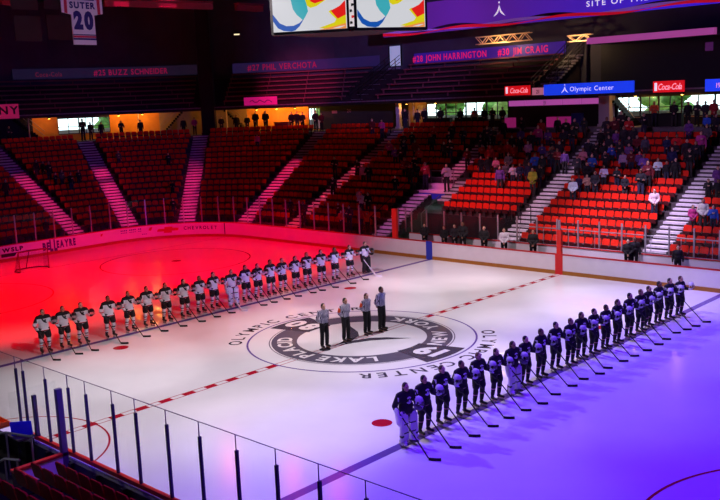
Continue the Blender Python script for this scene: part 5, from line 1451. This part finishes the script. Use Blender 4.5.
for q0, q1 in ((A, B), (C_, D)):
    ux = (q1 - q0); Lq = ux.length; ux.normalize(); n = ux.cross(Vector((0, 0, 1)))
    hx = lambda x, z, o: q0 + ux * x + Vector((0, 0, z)) + n * o + O
    m = MB(); m.hexa([hx(-.1, -.1, -.5), hx(Lq + .1, -.1, -.5), hx(Lq + .1, -.1, 0), hx(-.1, -.1, 0)], [hx(-.1, H + .1, -.5), hx(Lq + .1, H + .1, -.5), hx(Lq + .1, H + .1, 0), hx(-.1, H + .1, 0)]); cab = m.build('cabinet', BLACK, t)
    m = MB(); m.hexa([hx(0, 0, 0), hx(Lq, 0, 0), hx(Lq, 0, .03), hx(0, 0, .03)], [hx(0, H, 0), hx(Lq, H, 0), hx(Lq, H, .03), hx(0, H, .03)]); sc_ = m.build('screen', SCR, cab)
    def patch(nm, mtl, pts, o):
        m = MB(); m.add([hx(max(0.0, min(1.0, x)) * Lq, max(0.0, min(H, z)), .03 + o) for x, z in pts], [tuple(range(len(pts)))]); m.build(nm, mtl, cab)
    # broad abstract colour shapes of the picture shown (x 0..1, z metres)
    def arc(cx_, cz, r0, r1, a0, a1, k=14):
        return [(cx_ + r1 * math.cos(math.radians(a0 + (a1 - a0) * i / k)) / Lq, cz + r1 * math.sin(math.radians(a0 + (a1 - a0) * i / k))) for i in range(k + 1)] + \
               [(cx_ + r0 * math.cos(math.radians(a1 + (a0 - a1) * i / k)) / Lq, cz + r0 * math.sin(math.radians(a1 + (a0 - a1) * i / k))) for i in range(k + 1)]
    patch('blue_shape', SBLU, [(0, .62), (.0, .38), (.06, .14), (.14, .03), (.25, .0), (.30, .03), (.36, .16), (.43, .42), (.36, .27), (.28, .19), (.18, .19), (.09, .30)], .004)
    patch('teal_shape', TEAL, [(.25, 1.15), (.28, .75), (.33, .55), (.41, .36), (.44, .45), (.485, .65), (.47, .88), (.44, 1.15), (.42, 2.2), (.27, 2.2)], .006)
    patch('yellow_shape', SYEL, [(.43, 1.15), (.45, .88), (.52, .76), (.60, .80), (.76, 1.05), (.80, 1.6), (.43, 1.6)], .004)
    patch('red_shape', SRED, [(.52, .98), (.58, .90), (.70, .98), (.75, 1.5), (.52, 1.5)], .007)
    patch('yellow_shape', SYEL, [(.76, .60), (.86, .32), (.83, .22), (.62, .06), (.72, .03), (.99, .18), (.99, .46), (.89, .40), (.80, .66)], .004)
    patch('red_shape', SRED, [(.79, .62), (.88, .34), (.99, .46), (.99, .95), (.91, .76)], .007)
    patch('orange_shape', SORG, [(.62, .0), (.99, .0), (.99, .18), (.84, .10)], .008)
    patch('white_shape', SCR, [(.80, .02), (.90, .02), (.985, .10), (.90, .08)], .010)
# narrow strip between the screens
ux = (C_ - B).normalized(); n = ux.cross(Vector((0, 0, 1)))
w_ = (C_ - B).length
def h2(x, z, o): return B + ux * x + Vector((0, 0, z)) + n * o + O
m = MB(); m.hexa([h2(.0, 0, -.3), h2(w_, 0, -.3), h2(w_, 0, .02), h2(.0, 0, .02)], [h2(0, H, -.3), h2(w_, H, -.3), h2(w_, H, .02), h2(0, H, .02)]); pst = m.build('corner_strip', BLACK, t)
m = MB(); m.hexa([h2(.09, .05, .02), h2(w_ - .06, .05, .02), h2(w_ - .06, .05, .03), h2(.09, .05, .03)], [h2(.09, H, .02), h2(w_ - .06, H, .02), h2(w_ - .06, H, .03), h2(.09, H, .03)]); m.build('lit_strip', em('strip_white', (225, 215, 220), .9), pst)
m = MB()
for k in range(14):
    z = .12 + k * .2; x = .11 + (k % 2) * .06
    m.hexa([h2(x, z, .031), h2(x + .1, z + .03, .031), h2(x + .1, z + .03, .036), h2(x, z, .036)], [h2(x, z + .1, .031), h2(x + .08, z + .1, .031), h2(x + .08, z + .1, .036), h2(x, z + .1, .036)], k % 3 == 1)
m.build('strip_marks', [BLACK, em('strip_red', (220, 30, 30), .8)], pst)
core = (A + D) / 2 + Vector((-1.2, .9, 0))
m = MB(); m.tube(core + Vector((0, 0, .0)) + O, core + Vector((0, 0, H)) + O, 2.0, n=8); m.build('core', BLACK, t)
m = MB()
for sx, sy in ((-.8, -.8), (.8, -.8), (.8, .8), (-.8, .8)): m.tube(core + Vector((sx, sy, H)) + O, core + Vector((sx, sy, 19 - zb)) + O, .03, n=6)
m.build('hanging_cables', STEEL, t)

# hanging jersey banner and the dark pennants behind it
t = empty('jersey_banner', (-12, -4.12, 12.24), PI / 2 + math.radians(2), 'white hanging jersey banner with number twenty and striped hem', 'banner')
JB = mat('banner_cloth_white', (226, 214, 226), .8, noise=.1); NV = mat('banner_navy', (44, 30, 110), .8); RB = mat('banner_red', (190, 34, 70), .8)
def jp(nm, mtl, pts, y0, th=.03):
    m = MB(); m.prism([(x, y0, z) for x, z in pts], (0, -th, 0)); return m.build(nm, mtl, t)
jp('jersey_body', JB, [(-.56, 0), (.56, 0), (.56, 1.26), (1.0, 1.34), (1.0, 2.55), (.4, 2.75), (-.4, 2.75), (-1.0, 2.55), (-1.0, 1.34), (-.56, 1.26)], 0, .05)
jp('hem_stripe', RB, [(-.562, .30), (.562, .30), (.562, .38), (-.562, .38)], -.05, .01); jp('hem_stripe', NV, [(-.562, .20), (.562, .20), (.562, .28), (-.562, .28)], -.05, .01); jp('hem_stripe', NV, [(-.562, .40), (.562, .40), (.562, .44), (-.562, .44)], -.05, .01)
for sx in (-1, 1): jp('sleeve_stripe', RB, [(sx * .74, 1.30), (sx * .88, 1.32), (sx * .86, 2.55), (sx * .72, 2.60)], -.05, .01)
jp('shoulder_band', NV, [(-.60, 1.88), (.60, 1.88), (.62, 2.5), (.4, 2.74), (-.4, 2.74), (-.62, 2.5)], -.05, .01)
m = MB(); text_flat(m, '20', (0, -.055, .70), (1, 0, 0), (0, 0, 1), .96, .01, .08, .07, 0, True, .82); m.build('number', NV, t, recalc=False)
m = MB(); text_flat(m, 'SUTER', (0, -.055, 1.54), (1, 0, 0), (0, 0, 1), .36, .01, .12, .05); m.build('name_lettering', NV, t, recalc=False)
m = MB(); m.tube((-1.0, 0, 2.72), (1.0, 0, 2.72), .03); m.tube((-.9, 0, 2.72), (-.9, 0, 6.75), .01); m.tube((.9, 0, 2.72), (.9, 0, 6.75), .01); m.build('hanging_bar', DARKM, t)
for i, (x, y, z) in enumerate(((-22, -1.6, 14.8), (-22, .25, 14.9), (-22.25, -1.4, 13.2), (-22.25, .45, 13.3))):
    o = MB().box((-.02, -.75, 0), (.02, .75, 1.3)).build('pennant', mat('pennant_black', (40, 38, 46), .8, noise=.3, nscale=2)); o.location = (x, y, z); tag(o, 'dark square pennant left of the jersey banner, %s of four' % ORD[i], 'banner', 'dark pennants')
    m = MB(); m.tube((0, -.75, 1.3), (0, .75, 1.3), .02); m.tube((0, 0, 1.3), (0, 0, 19 - z), .008, n=5); m.build('hanging_bar', DARKM, o)
# roof beams glimpsed along the top
for i, (q0, q1) in enumerate((((0, 1), (21, 3)), ((104, 3), (212, 6.5)), ((236, 7.5), (262, 9)))):
    a, b = floor_pt(q0[0], q0[1], 16.6), floor_pt(q1[0], q1[1], 16.6)
    m = MB(); m.bar(a, b, .3, .42); m.bar(a + Vector((0, 0, .3)), b + Vector((0, 0, .3)), .5, .08); o = m.build('roof_beam', mat('beam_rose', (150, 80, 90), .7, noise=.2)); tag(o, 'dull rose roof beam at the top of the photo, %s from the left' % ORD[i], 'beam', 'roof beams')
for (px, py, lb) in ((208, 34, 'small lit emergency lamp left of the black pillar'), (237, 34.5, 'small lit emergency lamp right of the black pillar')):
    dv = ray(px, py); tt = 40
    while to_path((CAMP + dv * tt).x, (CAMP + dv * tt).y)[0] < 20.5: tt += .05
    c = CAMP + dv * tt; t = empty('emergency_lamp', c, face_rz(to_path(c.x, c.y)[1]), lb, 'lamp'); MB().box((.0, -.3, -.1), (.1, .3, .1)).build('housing', DARKM, t); MB().box((.1, -.26, -.06), (.12, .26, .06)).build('lens', em('lens_warm', (255, 230, 180), 1.2), t)
